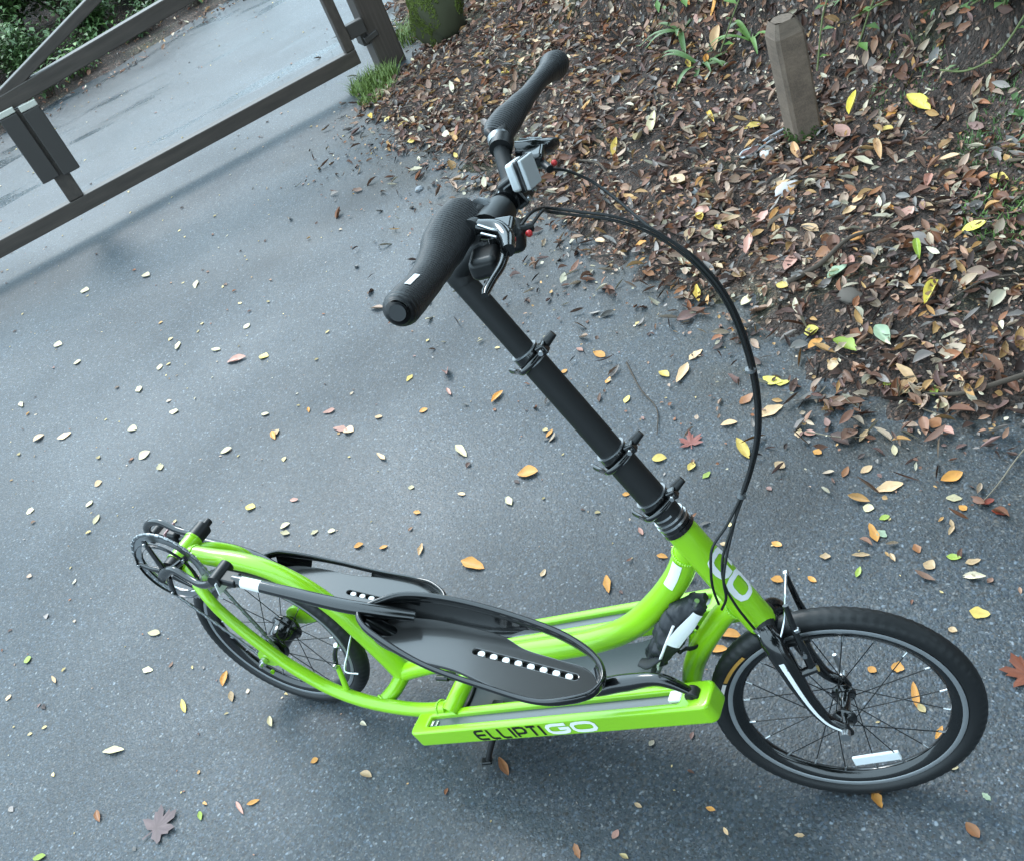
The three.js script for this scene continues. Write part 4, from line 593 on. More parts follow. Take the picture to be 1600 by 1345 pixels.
// ------------------------------------------------------------------ fallen leaves
const ROAD_LEAVES = [
  [-0.56,0.25,0.26,0.071,0.023,'c'], [-0.42,0.09,-0.73,0.055,0.015,'y'], [-0.34,-0.01,1.94,0.053,0.02,'o'], [-0.63,-0,0.05,0.04,0.02,'c'], [-0.28,0.04,-0.83,0.038,0.017,'t'],
  [-0.11,0.09,-0.79,0.04,0.015,'c'], [-0.7,-0.12,0.04,0.052,0.022,'c'], [0.24,0.18,-0.13,0.038,0.018,'t'], [0.58,0.1,-0.77,0.055,0.019,'b'], [1.37,0.03,-1.01,0.045,0.018,'o'],
  [1.54,0.06,-0.84,0.037,0.021,'b'], [1.53,-0.43,-0.09,0.042,0.029,'y'], [1.48,-0.38,-0.34,0.02,0.016,'t'], [1.42,-0.21,-1.35,0.063,0.016,'o'], [1.38,-0.27,-0.09,0.028,0.024,'o'],
  [1.47,-0.13,1.24,0.034,0.011,'o'], [1.33,-0.26,-0.5,0.022,0.017,'o'], [1.01,-0.31,0.03,0.057,0.028,'o'], [0.99,-0.27,0.21,0.05,0.022,'o'], [0.26,-0.46,-0.24,0.085,0.034,'o'],
  [0.67,-0.43,-1.14,0.064,0.02,'o'], [0.3,-0.81,0.21,0.068,0.045,'o'], [0.03,-0.9,-0.67,0.077,0.025,'c'], [0.28,-0.7,-0.84,0.045,0.021,'c'], [-0.66,-0.63,0.05,0.04,0.032,'y'],
  [0.06,-1.15,1.21,0.061,0.024,'o'], [0.31,-0.98,1.39,0.04,0.016,'o'], [0.67,-1.24,1.42,0.093,0.03,'p'], [0.69,-1.33,1.04,0.062,0.028,'p'], [0.36,-1.35,-0.46,0.056,0.027,'o'],
  [0.43,-1.22,1.46,0.034,0.016,'o'], [0.52,-1.13,1.44,0.035,0.02,'y'], [0.61,-1.24,-0.55,0.047,0.026,'y'], [0.97,-1.07,0.68,0.076,0.036,'p'], [0.86,-1.02,0.39,0.048,0.026,'p'],
  [0.92,-0.92,-0.99,0.089,0.028,'y'], [0.95,-1.2,-0.33,0.061,0.038,'Y'], [0.98,-1.19,0.24,0.042,0.027,'Y'], [0.89,-1.12,1.01,0.053,0.032,'b'], [0.79,-0.85,1.39,0.035,0.023,'y'],
  [0.69,-0.88,0.02,0.045,0.03,'y'], [0.84,-0.82,1,0.03,0.018,'v'], [1.03,-0.86,-0.61,0.036,0.028,'t'], [0.48,-0.45,1.44,0.027,0.014,'t'], [1.31,-0.79,0.44,0.07,0.032,'p'],
  [1.45,-0.83,0.59,0.058,0.032,'o'], [1.46,-0.76,-0.01,0.036,0.02,'c'], [1.29,-0.64,-1.16,0.063,0.021,'o'], [1.31,-0.64,-0.78,0.031,0.021,'g'], [1.43,-0.98,-0.63,0.045,0.023,'k'],
  [1.4,-1.01,-0.51,0.034,0.038,'b'], [1.25,-0.85,0.81,0.037,0.02,'p'], [1.2,-0.84,1.34,0.041,0.017,'b'], [1.31,-0.92,-1.36,0.039,0.016,'c'], [1.23,-0.97,1.23,0.05,0.018,'t'],
  [1.41,-1.07,0.12,0.037,0.021,'c'], [1.39,-1.13,-1.45,0.051,0.022,'v'], [1.27,-0.72,-0.19,0.028,0.026,'c'], [1.31,-0.69,0.59,0.027,0.018,'v'], [1.06,-0.98,0,0.024,0.028,'t'],
  [1.09,-0.98,-0.12,0.034,0.024,'k'], [1.12,-0.91,-0.45,0.028,0.019,'o'], [1.27,-1.15,-0.29,0.024,0.017,'v'], [1.32,-1.13,-0.11,0.021,0.02,'c'], [-0.6,-1.09,0.35,0.049,0.024,'k'],
  [-0.5,-1,-0.18,0.074,0.024,'k'], [-0.46,-0.99,-0,0.044,0.04,'p'], [-1.12,-1.42,-0.05,0.049,0.039,'y'], [-0.89,-1.08,-0.01,0.037,0.021,'c'], [-0.34,-1.26,1.39,0.037,0.02,'y'],
  [-0.2,-1.09,0.5,0.031,0.021,'o'], [-0.26,-0.87,-0.57,0.062,0.015,'p'], [-2.34,-2.11,-0.12,0.061,0.038,'c'], [-2.72,-2.03,0.11,0.057,0.045,'c'], [-1.91,-1.99,2.06,0.071,0.028,'c'],
  [-1.67,-1.52,2.06,0.069,0.025,'c'], [-1.42,-1.48,-0.06,0.053,0.026,'c'], [-1.25,-1.41,0.23,0.084,0.04,'k'], [-1.27,-1.4,0.32,0.057,0.03,'k'], [-1.35,-1.63,1.24,0.034,0.034,'c'],
  [-1.67,-1.38,0.48,0.028,0.045,'c'], [-1.68,-1.24,0.86,0.033,0.045,'c'], [-1.37,-1.1,0.09,0.046,0.028,'c'], [-1.52,-1,0.09,0.047,0.033,'c'], [-1.34,-0.86,1.03,0.05,0.044,'c'],
  [-0.95,-0.89,0.5,0.048,0.033,'c'], [-1.21,-0.8,0.83,0.029,0.036,'c'], [-2.24,-1.44,0.66,0.037,0.045,'c'], [-2.5,-1.58,0.03,0.053,0.038,'c'], [-2.03,-0.95,1.08,0.05,0.045,'p'],
  [-1.88,-0.96,0.66,0.062,0.04,'p'], [-2.35,-1.16,-0.56,0.07,0.021,'c'], [-1.46,-0.71,0.84,0.032,0.034,'p'], [-1.7,-0.56,0.5,0.036,0.031,'c'], [-1.32,-0.54,1.81,0.048,0.023,'c'],
  [-1.42,-0.61,1.56,0.034,0.03,'c'], [-0.7,-1.1,-0.93,0.034,0.011,'o'], [-0.78,-0.98,1.16,0.041,0.038,'p'], [-0.78,-0.97,-0.8,0.06,0.019,'o'], [-0.5,-0.67,0.04,0.036,0.016,'k'],
  [0.11,-0.72,-0.15,0.029,0.014,'p'], [0.26,-1.27,0.8,0.025,0.021,'o'], [0.28,-1.38,-0.46,0.035,0.016,'k'], [-0.61,-1.92,0.14,0.046,0.04,'c'], [-0.37,-1.06,-0.01,0.032,0.019,'p'],
  [-0.14,-1.18,-0.84,0.054,0.012,'k'], [-0.08,-0.74,0.04,0.023,0.016,'c'], [-0.01,-0.64,-0.13,0.029,0.014,'o'], [-0.34,-0.54,0.8,0.027,0.018,'c'], [-0.47,-0.56,0.81,0.035,0.025,'c'],
  [-0.45,-0.53,-0.03,0.037,0.018,'c'], [-0.28,-0.55,0.06,0.029,0.019,'c'], [-0.06,-0.5,0.52,0.027,0.016,'o'], [0.07,-0.5,1.8,0.047,0.015,'p'], [-0.15,-0.5,0.4,0.032,0.022,'o'],
  [-0.96,0.08,-0.49,0.046,0.01,'p'], [-1.09,0.16,1.79,0.023,0.018,'p'], [-1.13,0.03,0.81,0.026,0.033,'v'], [-0.47,0.42,-0.64,0.045,0.016,'b'], [-0.57,0.55,0.36,0.041,0.02,'v'],
  [0.08,0.17,0.77,0.021,0.017,'o'], [-0.03,0.3,0.55,0.035,0.013,'o'], [-0.06,0.32,-0.55,0.05,0.01,'k'], [-0.16,0.36,-0.78,0.027,0.013,'v'], [0.81,0.25,-0.91,0.037,0.014,'b'],
  [0.88,0.2,1.32,0.023,0.015,'k'], [0.91,0.13,-0.33,0.02,0.009,'t'], [1.06,0.11,-0.17,0.021,0.011,'o'], [1.24,0.13,0.2,0.02,0.009,'t'], [1.5,-0.06,0.17,0.02,0.013,'c'],
  [1.56,-0.01,-0.67,0.02,0.011,'g'], [1.1,0.15,-0.86,0.02,0.008,'p'], [0.79,-0.53,-0.13,0.032,0.014,'o'], [0.91,-0.55,0.3,0.032,0.013,'v'], [1.07,-0.59,-0.36,0.03,0.017,'o'],
  [1.19,-0.56,0.08,0.026,0.018,'t'], [1.27,-0.57,0.08,0.043,0.012,'t'], [1.34,-0.57,-1.08,0.029,0.012,'t'], [1.42,-0.55,-0.39,0.028,0.032,'t'], [1.47,-0.58,-0.05,0.032,0.018,'v'],
  [1.51,-0.57,0.44,0.035,0.018,'t'], [1.27,-0.52,1.42,0.033,0.013,'v'], [1.39,-0.6,-1.1,0.029,0.019,'b'], [1.46,-0.68,-1.26,0.027,0.01,'t'], [1.46,-0.66,1.25,0.033,0.011,'t'],
  [1.48,-0.73,-0.65,0.022,0.02,'o'], [1.53,-0.75,0.54,0.038,0.02,'r'], [1.56,-0.72,-0.33,0.041,0.017,'r'], [1.09,-0.48,-0.13,0.031,0.022,'o'], [1.17,-0.49,-0.54,0.026,0.014,'o'],
  [0.94,-0.58,-0.35,0.025,0.013,'t'], [0.71,-0.61,-0.92,0.032,0.012,'k'], [0.63,-0.74,0.04,0.022,0.014,'o'],
];
const BANK_LEAVES = [
  [1.25,-2.5,-0.87,0.118,0.045,'Y'], [1.02,-2.58,1.4,0.119,0.029,'Y'], [1.46,-1.76,0.35,0.07,0.045,'Y'], [1.36,-1.49,1.32,0.104,0.027,'Y'], [1.14,-1.31,-0.55,0.08,0.045,'v'],
  [1.24,-1.36,-1.04,0.091,0.038,'g'], [1.31,-1.68,-1.4,0.081,0.021,'v'], [1.12,-1.8,0.5,0.055,0.045,'o'], [1.08,-1.65,0.66,0.071,0.045,'g'], [0.18,-2.77,1.53,0.12,0.038,'c'],
  [0.15,-2.66,1.76,0.12,0.038,'c'], [0.63,-2.63,0.66,0.075,0.045,'y'], [0.06,-2.62,1.67,0.12,0.031,'y'], [0.44,-2.74,-1.12,0.104,0.018,'y'], [0.35,-3.43,0.78,0.12,0.045,'o'],
  [0.36,-3.3,1.51,0.12,0.045,'p'], [1.17,-3.03,-1.45,0.12,0.03,'b'], [1.18,-3.13,1.39,0.12,0.038,'c'], [1.09,-3.25,1.41,0.12,0.039,'v'], [1.15,-3.44,-1.39,0.12,0.025,'c'],
  [0.84,-2.15,-0.34,0.07,0.045,'p'], [0.92,-1.73,1.32,0.086,0.038,'k'], [0.51,-2.4,1.54,0.1,0.028,'p'], [1.41,-1.09,-0.03,0.028,0.018,'c'], [1.03,-1.41,0.21,0.043,0.038,'Y'],
  [1.05,-1.35,1.02,0.056,0.033,'o'], [1.32,-1.18,-0.74,0.074,0.022,'p'], [1.45,-1.15,-0.93,0.05,0.013,'p'], [1.23,-1.16,-0.3,0.028,0.02,'t'], [1.12,-1.23,-0.05,0.032,0.04,'t'],
  [1.1,-2.02,1.23,0.076,0.028,'p'], [0.92,-2.51,-1.27,0.09,0.02,'o'], [1,-2.42,-0.89,0.087,0.045,'k'], [1.2,-1.93,-0.68,0.056,0.025,'o'], [-1.23,-3.12,0.43,0.046,0.045,'y'],
  [-1.54,-3.44,1.14,0.063,0.045,'y'], [-1.35,-3.27,1.3,0.075,0.045,'y'], [-1.68,-3.49,-0.9,0.12,0.026,'y'], [-1.99,-4.02,-0.34,0.056,0.045,'y'], [0.85,-2.36,-1.25,0.115,0.027,'p'],
  [1.52,-1.91,-1.36,0.098,0.022,'b'], [1.44,-2.03,1.32,0.076,0.026,'b'], [1.35,-2.24,1.04,0.069,0.024,'p'], [1.14,-2.25,-1.34,0.12,0.024,'p'], [1.16,-2.51,-0.28,0.046,0.044,'b'],
  [0.55,-2.08,-0.43,0.069,0.043,'k'], [0.41,-2.29,-0.64,0.095,0.043,'t'], [0.53,-1.96,0.82,0.052,0.045,'t'], [0.75,-1.71,0.17,0.049,0.036,'p'], [0.76,-1.85,1.56,0.098,0.027,'k'],
  [0.78,-2,1.07,0.063,0.033,'k'], [1.26,-1.88,0.79,0.06,0.036,'k'], [1.31,-2.06,1.46,0.084,0.025,'k'], [0.61,-1.72,-0.13,0.041,0.032,'c'], [0.67,-1.75,-0.58,0.057,0.029,'t'],
  [1.08,-1.95,0.5,0.048,0.045,'p'], [0.96,-1.89,-0.43,0.063,0.034,'p'], [1.03,-1.74,0.34,0.058,0.044,'b'], [1.11,-1.68,-0.62,0.063,0.035,'k'], [1.31,-1.57,1.33,0.081,0.031,'b'],
  [0.91,-1.62,-0.37,0.041,0.027,'y'], [0.8,-1.58,0.8,0.042,0.033,'c'],
];
const PAL = { // sRGB
  c: [[212, 196, 156], 'cream'], y: [[226, 196, 104], 'yellow'], Y: [[240, 222, 110], 'bright yellow'], o: [[224, 158, 78], 'orange'], p: [[230, 190, 146], 'pale orange'],
  t: [[196, 164, 126], 'tan'], b: [[154, 102, 64], 'brown'], k: [[198, 148, 132], 'dusty pink'], g: [[172, 190, 160], 'grey-green'], v: [[158, 176, 76], 'olive green'], r: [[138, 62, 44], 'red-brown'],
};
const lin = c => new THREE.Color().setRGB(c[0] / 255, c[1] / 255, c[2] / 255, THREE.SRGBColorSpace);
// unit leaf: long along x, wide along z, cupped and bent
function leafGeo(seed, n = 8) {
  const r = rng(seed), fold = 0.15 + 0.55 * r(), curl = (r() - 0.35) * 0.9, twist = (r() - 0.5) * 1.2, peak = 0.42 + 0.16 * r(), bend = (r() - 0.5) * 0.16, wav = r() < 0.4 ? 0.05 + 0.16 * r() : 0.04, wf = 9 + 10 * r(), stub = r() < 0.3 ? 0.12 + 0.2 * r() : 0;
  const pos = [], col = [], idx = [];
  for (let i = 0; i <= n; i++) {
    const u = i / n, f = u < peak ? u / peak : (1 - u) / (1 - peak), w = 0.5 * Math.pow(Math.sin(Math.min(1, f) * Math.PI / 2), 0.8) * (1 + wav * Math.sin(wf * u + 2 * peak)) + (u > 0.9 ? stub * 0.3 : 0), x = u - 0.5, yb = curl * (x * x - 0.08) + 0.05, zb = bend * Math.sin(u * 3.14);
    for (const q of [-1, -0.5, 0, 0.5, 1]) {
      const z = q * w, tone = 0.88 + 0.2 * r() - (q === 0 ? 0.10 : 0);
      pos.push(x, yb + fold * 0.35 * q * q * (w * 2) + twist * x * q * w * 0.35, z + zb); col.push(tone, tone * (0.94 + 0.08 * r()), tone * 0.96);
    }
  }
  for (let i = 0; i < n; i++) for (let j = 0; j < 4; j++) { const a = i * 5 + j, b = a + 5; idx.push(a, a + 1, b, a + 1, b + 1, b); }
  const g = new THREE.BufferGeometry(); g.setAttribute('position', new THREE.Float32BufferAttribute(pos, 3)); g.setAttribute('color', new THREE.Float32BufferAttribute(col, 3)); g.setIndex(idx); g.computeVertexNormals();
  g.computeBoundingBox(); g.translate(0, -g.boundingBox.min.y, 0); return g;
}
const LEAF = Array.from({ length: 24 }, (_, i) => leafGeo(100 + i));
const leafMats = {};
for (const k in PAL) leafMats[k] = [0, 1, 2].map(i => { const c = lin(PAL[k][0]); const f = [0.90, 0.76, 1.0][i]; return new THREE.MeshPhysicalMaterial({ color: c.multiplyScalar(f), roughness: [0.5, 0.65, 0.42][i], vertexColors: true, side: THREE.DoubleSide }); });
const nrmAt = (x, z) => { const e = 0.03; return V(groundY(x - e, z) - groundY(x + e, z), 2 * e, groundY(x, z - e) - groundY(x, z + e)).normalize(); };
{
  const r = rng(404);
  const drop = (x, z, ang, len, wid, k, where) => {
    const onBank = sOf(x, z) > edgeAt(tOf(x, z));
    const m = mesh('fallen_leaf', LEAF[Math.floor(r() * LEAF.length)], leafMats[k][Math.floor(r() * 3)]);
    const q = new THREE.Quaternion().setFromUnitVectors(V(0, 1, 0), nrmAt(x, z)), q2 = new THREE.Quaternion().setFromEuler(new THREE.Euler((r() - 0.5) * 0.3, ang + (r() < 0.5 ? 0 : Math.PI), (r() - 0.5) * (onBank ? 0.5 : 0.16), 'YXZ'));
    m.quaternion.copy(q).multiply(q2); m.scale.set(len, len * (onBank ? 0.8 : 0.5), wid); m.position.set(x, groundY(x, z) + (onBank ? 0.012 : 0.002) + len * 0.02, z);
    tag(m, `${PAL[k][1]} fallen leaf lying ${onBank ? 'on the earth bank among the litter' : 'on the damp asphalt'}`, 'leaf', `${PAL[k][1]} leaves ${onBank ? 'on the bank' : 'on the asphalt'}`);
  };
  for (const a of ROAD_LEAVES) drop(...a);
  for (const a of BANK_LEAVES) drop(a[0], a[1], a[2], a[3] * 1.05, a[4] * 1.1, a[5]);
  let n = 0; while (n < 80) { // more of the larger leaves of the bank
    const t = -3.4 + 5.0 * r(), e = 0.05 + 1.7 * Math.pow(r(), 1.2), s = edgeAt(t) + e, x = t * AL[0] + s * AW[0], z = t * AL[1] + s * AW[1];
    const k = 'ttkkkppbbcoy'[Math.floor(r() * 12)]; drop(x, z, r() * 6.28, 0.05 + 0.035 * r(), 0.018 + 0.014 * r(), k); n++;
  }
}
{ // the rest of the litter: thousands of leaves and scraps nobody could count
  const r = rng(777), pos = [], nor = [], col = [], idx = [];
  const small = Array.from({ length: 16 }, (_, i) => leafGeo(300 + i, 5));
  const cols = [[128, 88, 70], [158, 116, 94], [180, 140, 116], [104, 76, 66], [192, 162, 142], [86, 66, 60], [160, 148, 142], [132, 100, 84], [204, 180, 156], [146, 112, 104], [206, 160, 104], [132, 126, 122], [226, 212, 186], [160, 104, 72]];
  const m = new THREE.Matrix4(), v = V(0, 0, 0), nm = new THREE.Matrix3();
  const add = (x, y, z, q, len, wid, c, bright) => {
    const g = small[Math.floor(r() * small.length)], P = g.attributes.position, N = g.attributes.normal, C = g.attributes.color, b = pos.length / 3;
    m.compose(V(x, y, z), q, V(len, len * 0.9, wid)); nm.getNormalMatrix(m); const base = lin(c).multiplyScalar(bright);
    for (let i = 0; i < P.count; i++) { v.fromBufferAttribute(P, i).applyMatrix4(m); pos.push(v.x, v.y, v.z); v.fromBufferAttribute(N, i).applyMatrix3(nm).normalize(); nor.push(v.x, v.y, v.z); col.push(base.r * C.getX(i), base.g * C.getY(i), base.b * C.getZ(i)); }
    for (const k of g.index.array) idx.push(k + b);
  };
  const scatter = (count, x, z, hgt) => { void count; const q = new THREE.Quaternion().setFromUnitVectors(V(0, 1, 0), nrmAt(x, z)).multiply(new THREE.Quaternion().setFromEuler(new THREE.Euler((r() - 0.5) * 1.3, r() * 6.28, (r() - 0.5) * 1.3, 'YXZ'))); const s = 0.015 + 0.042 * Math.pow(r(), 2.4) + 0.012 * r(); add(x, groundY(x, z) + hgt * r() + 0.003, z, q, s * 1.15, s * (0.28 + 0.42 * r() * r() + 0.08 * r()), cols[Math.floor(Math.pow(r(), 1.15) * cols.length)], 0.48 + 0.58 * r()); };
  let n = 0;
  while (n < 44000) { // bank: thick near the foot, thin on the steep soil
    const t = -6.2 + 8.6 * r(), e = -0.12 + 3.0 * Math.pow(r(), 1.15), s = edgeAt(t) + e, x = t * AL[0] + s * AW[0], z = t * AL[1] + s * AW[1];
    const steep = t > 0.9 ? sstep(0.55, 1.0, e) : t > -0.6 ? sstep(1.0, 1.35, e) * (1 - sstep(2.0, 3, e) * 0.5) : 0.5 * sstep(1.3, 2.2, e);
    const patch = sstep(-0.55, 0.25, fbm(x * 2.6, 21, z * 2.6, 3));
    const edge = e < 0.1 ? sstep(-0.12, 0.12, e) * sstep(0.0, 0.3, fbm(x * 3, 31, z * 3, 2) + 0.1) : 1;
    if (r() < (1 - 0.88 * steep) * (0.35 + 0.65 * patch) * edge) scatter(1, x, z, 0.018); n++;
  }
  for (let i = 0; i < 260; i++) { // drifts that have blown on to the asphalt
    const t = -3.6 + 5.4 * r(), e = -Math.pow(r(), 2.2) * 0.75, s = edgeAt(t) + e, x = t * AL[0] + s * AW[0], z = t * AL[1] + s * AW[1];
    if (fbm(x * 2.2, 41, z * 2.2, 3) > -0.1 - 0.25 * r()) scatter(1, x, z, 0.004);
  }
  for (let i = 0; i < 2400; i++) { // scraps over the open road
    const x = -6 + 8 * r(), z = -6.5 + 7.2 * r(); if (sOf(x, z) > edgeAt(tOf(x, z)) || vsOf(x, z) > 0) continue;
    const q = new THREE.Quaternion().setFromEuler(new THREE.Euler((r() - 0.5) * 0.2, r() * 6.28, (r() - 0.5) * 0.2)), s = 0.006 + 0.020 * Math.pow(r(), 3); add(x, 0.002, z, q, s, s * (0.35 + 0.4 * r()), r() < 0.35 ? [222, 196, 140] : cols[Math.floor(r() * cols.length)], 0.5 + 0.8 * r());
  }
  for (let i = 0; i < 1500; i++) { // along the far verge
    const a = -6 + 13 * r(), b = -0.25 + 0.9 * Math.pow(r(), 1.3), x = -5.62 - b * 0.91 + a * 0.415, z = -4.9 - b * 0.415 - a * 0.91; scatter(1, x, z, 0.02);
  }
  for (let i = 0; i < 20000; i++) { // crumbs, needles and broken pieces between the leaves
    const t = -5.5 + 7.8 * r(), e = -0.7 + 2.6 * r(), s = edgeAt(t) + e, x = t * AL[0] + s * AW[0], z = t * AL[1] + s * AW[1]; if (e < 0 && r() > 0.5 * (1 + e / 0.7) ** 2) continue;
    const q = new THREE.Quaternion().setFromUnitVectors(V(0, 1, 0), nrmAt(x, z)).multiply(new THREE.Quaternion().setFromEuler(new THREE.Euler((r() - 0.5) * 1.2, r() * 6.28, (r() - 0.5) * 0.8, 'YXZ'))), needle = r() < 0.3, l = needle ? 0.03 + 0.05 * r() : 0.006 + 0.012 * r();
    add(x, groundY(x, z) + 0.012 * r() + 0.002, z, q, l, needle ? 0.0025 + 0.003 * r() : l * (0.4 + 0.5 * r()), cols[Math.floor(r() * cols.length)], needle ? 0.3 + 0.3 * r() : 0.5 + 0.6 * r());
  }
  const g = new THREE.BufferGeometry(); g.setAttribute('position', new THREE.Float32BufferAttribute(pos, 3)); g.setAttribute('normal', new THREE.Float32BufferAttribute(nor, 3)); g.setAttribute('color', new THREE.Float32BufferAttribute(col, 3)); g.setIndex(idx);
  const o = mesh('leaf_litter', g, new THREE.MeshStandardMaterial({ vertexColors: true, roughness: 0.62, side: THREE.DoubleSide })); o.userData.kind = 'stuff'; tag(o, 'brown and tan leaf litter strewn over the bank and road edge', 'leaf litter');
}
// lobed leaves
function lobedLeaf(seed) {
  const r = rng(seed), half = [[0, 1], [11, 0.70], [17, 0.78], [27, 0.40], [37, 0.68], [50, 0.92], [60, 0.64], [68, 0.72], [82, 0.38], [96, 0.58], [108, 0.74], [119, 0.48], [142, 0.36], [168, 0.14]];
  const pts = [...half.map(([a, q]) => [a, q * (0.9 + 0.2 * r())]), [176, 0.55], [183, 0.56], ...half.slice(1).reverse().map(([a, q]) => [360 - a, q * (0.9 + 0.2 * r())])];
  const ctr = [0, 0.02, 0], P = pts.map(([a, q]) => { const t = a * Math.PI / 180, x = 0.5 * q * Math.cos(t), z = 0.5 * q * Math.sin(t); return [x, 0.015 + 0.5 * q * q * 0.22 * (0.3 + r()), z]; });
  const pos = [...ctr], col = [0.8, 0.75, 0.72], idx = [], n = P.length;
  for (const f of [0.5, 1]) P.forEach(p => { pos.push(p[0] * f, 0.015 + (p[1] - 0.015) * f * f + 0.02 * r() * (1 - f), p[2] * f); const t = 0.78 + 0.35 * r(); col.push(t, t * 0.95, t * 0.94); });
  for (let i = 0; i < n; i++) { const j = (i + 1) % n; idx.push(0, 1 + j, 1 + i, 1 + i, 1 + j, 1 + n + i, 1 + j, 1 + n + j, 1 + n + i); }
  const g = new THREE.BufferGeometry(); g.setAttribute('position', new THREE.Float32BufferAttribute(pos, 3)); g.setAttribute('color', new THREE.Float32BufferAttribute(col, 3)); g.setIndex(idx); g.computeVertexNormals(); return g;
}
for (const [x, z, len, ang, k, label] of [[0.768, -0.94, 0.095, 1.9, [150, 82, 70], 'curled red lobed leaf on the asphalt near the steering column loop'], [-0.267, 0.414, 0.14, 1.05, [118, 98, 98], 'large flat greyish-pink lobed leaf pressed on the asphalt'], [1.625, -0.285, 0.12, 2.2, [136, 74, 48], 'large rust-coloured lobed leaf on the asphalt beside the front wheel']]) {
  const m = mesh('lobed_leaf', lobedLeaf(Math.round(x * 100) + 900), new THREE.MeshStandardMaterial({ color: lin(k).multiplyScalar(0.8), roughness: 0.55, vertexColors: true, side: THREE.DoubleSide }));
  m.scale.set(len, len * 0.7, len); m.rotation.y = ang; m.position.set(x, 0.003, z); tag(m, label, 'leaf');
}
// ------------------------------------------------------------------ twigs, pebbles, wire loop
const bark = new THREE.MeshStandardMaterial({ color: new THREE.Color().setRGB(0.075, 0.056, 0.042), roughness: 0.9 });
const paleTwig = new THREE.MeshStandardMaterial({ color: new THREE.Color().setRGB(0.22, 0.18, 0.13), roughness: 0.85 });
function twig(pts, r0, m, label) { const P = pts.map(([x, z, h = 0]) => [x, groundY(x, z) + r0 + 0.004 + h, z]); tag(mesh('twig', sweep(P, P.map((_, i) => r0 * (1 - 0.55 * i / (P.length - 1))), { seg: 24, rad: 6, up: V(0, 1, 0) }), m), label, 'twig'); }
twig([[1.63, -0.97], [1.59, -0.88, 0.01], [1.55, -0.80], [1.515, -0.735]], 0.0026, paleTwig, 'thin pale twig lying on the asphalt past the front wheel');
twig([[1.70, -1.20], [1.56, -1.13, 0.015], [1.46, -1.10], [1.37, -1.12]], 0.009, bark, 'thick crooked dark twig at the edge of the asphalt');
twig([[0.93, -1.62], [1.02, -1.68, 0.012], [1.10, -1.77, 0.02], [1.19, -1.83]], 0.010, bark, 'dark broken branch lying among leaves on the bank foot');
twig([[1.62, -1.55], [1.50, -1.50, 0.02], [1.38, -1.44]], 0.004, bark, 'slim brown twig resting on bare soil');
twig([[0.47, -1.30], [0.56, -1.16, 0.006], [0.63, -1.08], [0.66, -0.97]], 0.003, bark, 'kinked reddish twig on the asphalt behind the column');
twig([[1.08, -0.985], [1.17, -0.96, 0.004], [1.24, -0.965]], 0.002, paleTwig, 'short thin green-grey twig on the asphalt');
twig([[-0.12, -2.62], [0.02, -2.5, 0.01], [0.12, -2.36]], 0.006, bark, 'brown stick half buried in bank litter');
twig([[-0.75, -3.2], [-0.62, -3.02, 0.015], [-0.50, -2.93]], 0.006, bark, 'dark stick on the litter towards the gate post');
{
  const m = mat([0.50, 0.52, 0.55], 0.35, 0.4), y = groundY(0.66, -2.40) + 0.01;
  tag(mesh('wire_loop', sweep([[0.80, y + 0.02, -2.52], [0.735, y + 0.012, -2.49], [0.68, y + 0.006, -2.425], [0.64, y + 0.004, -2.395], [0.625, y + 0.005, -2.405], [0.632, y + 0.01, -2.43], [0.675, y + 0.012, -2.455], [0.725, y + 0.016, -2.51], [0.78, y + 0.02, -2.56]], 0.0045, { seg: 50, rad: 8, up: V(0, 1, 0) }), m), 'pale looped wire on the litter beside the short wooden post', 'wire');
}
function stoneGeo(seed, rough = 0.25, det = 3) { const g = mergeVertices(new THREE.IcosahedronGeometry(1, det).deleteAttribute('uv').deleteAttribute('normal')); const p = g.attributes.position; for (let i = 0; i < p.count; i++) { const v = V(p.getX(i), p.getY(i), p.getZ(i)), k = 1 + rough * fbm(v.x * 1.3 + seed, v.y * 1.3, v.z * 1.3, 4); p.setXYZ(i, v.x * k, v.y * k, v.z * k); } g.computeVertexNormals(); return g; }
{
  const r = rng(31), spots = [[0.84, -2.14, 0.034], [0.72, -2.40, 0.02], [-0.95, -2.62, 0.018], [1.02, -2.02, 0.016], [0.50, -2.2, 0.016], [1.42, -1.62, 0.02], [-0.42, -2.9, 0.02], [1.13, -1.52, 0.032]];
  const lb = ['pale rounded stone resting on the leaf litter', 'small white stone close by the short post', 'small grey pebble on the litter edge', 'small pebble by the bank foot', 'grey pebble half sunk in litter', 'brown pebble on bare soil', 'dull pebble among leaves', 'flat brown half-buried stone at the asphalt edge'];
  spots.forEach(([x, z, s], i) => { const m = mesh('stone', stoneGeo(i * 7.3), mat([[0.50, 0.46, 0.45], [0.6, 0.6, 0.58], [0.25, 0.26, 0.28], [0.3, 0.28, 0.26], [0.22, 0.22, 0.22], [0.2, 0.16, 0.13], [0.26, 0.24, 0.22], [0.10, 0.082, 0.068]][i], 0.85)); m.scale.set(s * 1.3, s * 0.6, s); m.rotation.y = r() * 6; m.position.set(x, groundY(x, z) + s * 0.25, z); tag(m, lb[i], 'stone'); });
}
// ------------------------------------------------------------------ vegetation
const moss = new THREE.MeshStandardMaterial({ color: new THREE.Color().setRGB(0.055, 0.085, 0.018), roughness: 0.95 });
const leafGreen = c => new THREE.MeshPhysicalMaterial({ color: new THREE.Color().setRGB(...c), roughness: 0.5, side: THREE.DoubleSide });
const greens = [leafGreen([0.060, 0.115, 0.035]), leafGreen([0.040, 0.080, 0.030]), leafGreen([0.085, 0.150, 0.045]), leafGreen([0.12, 0.22, 0.05])];
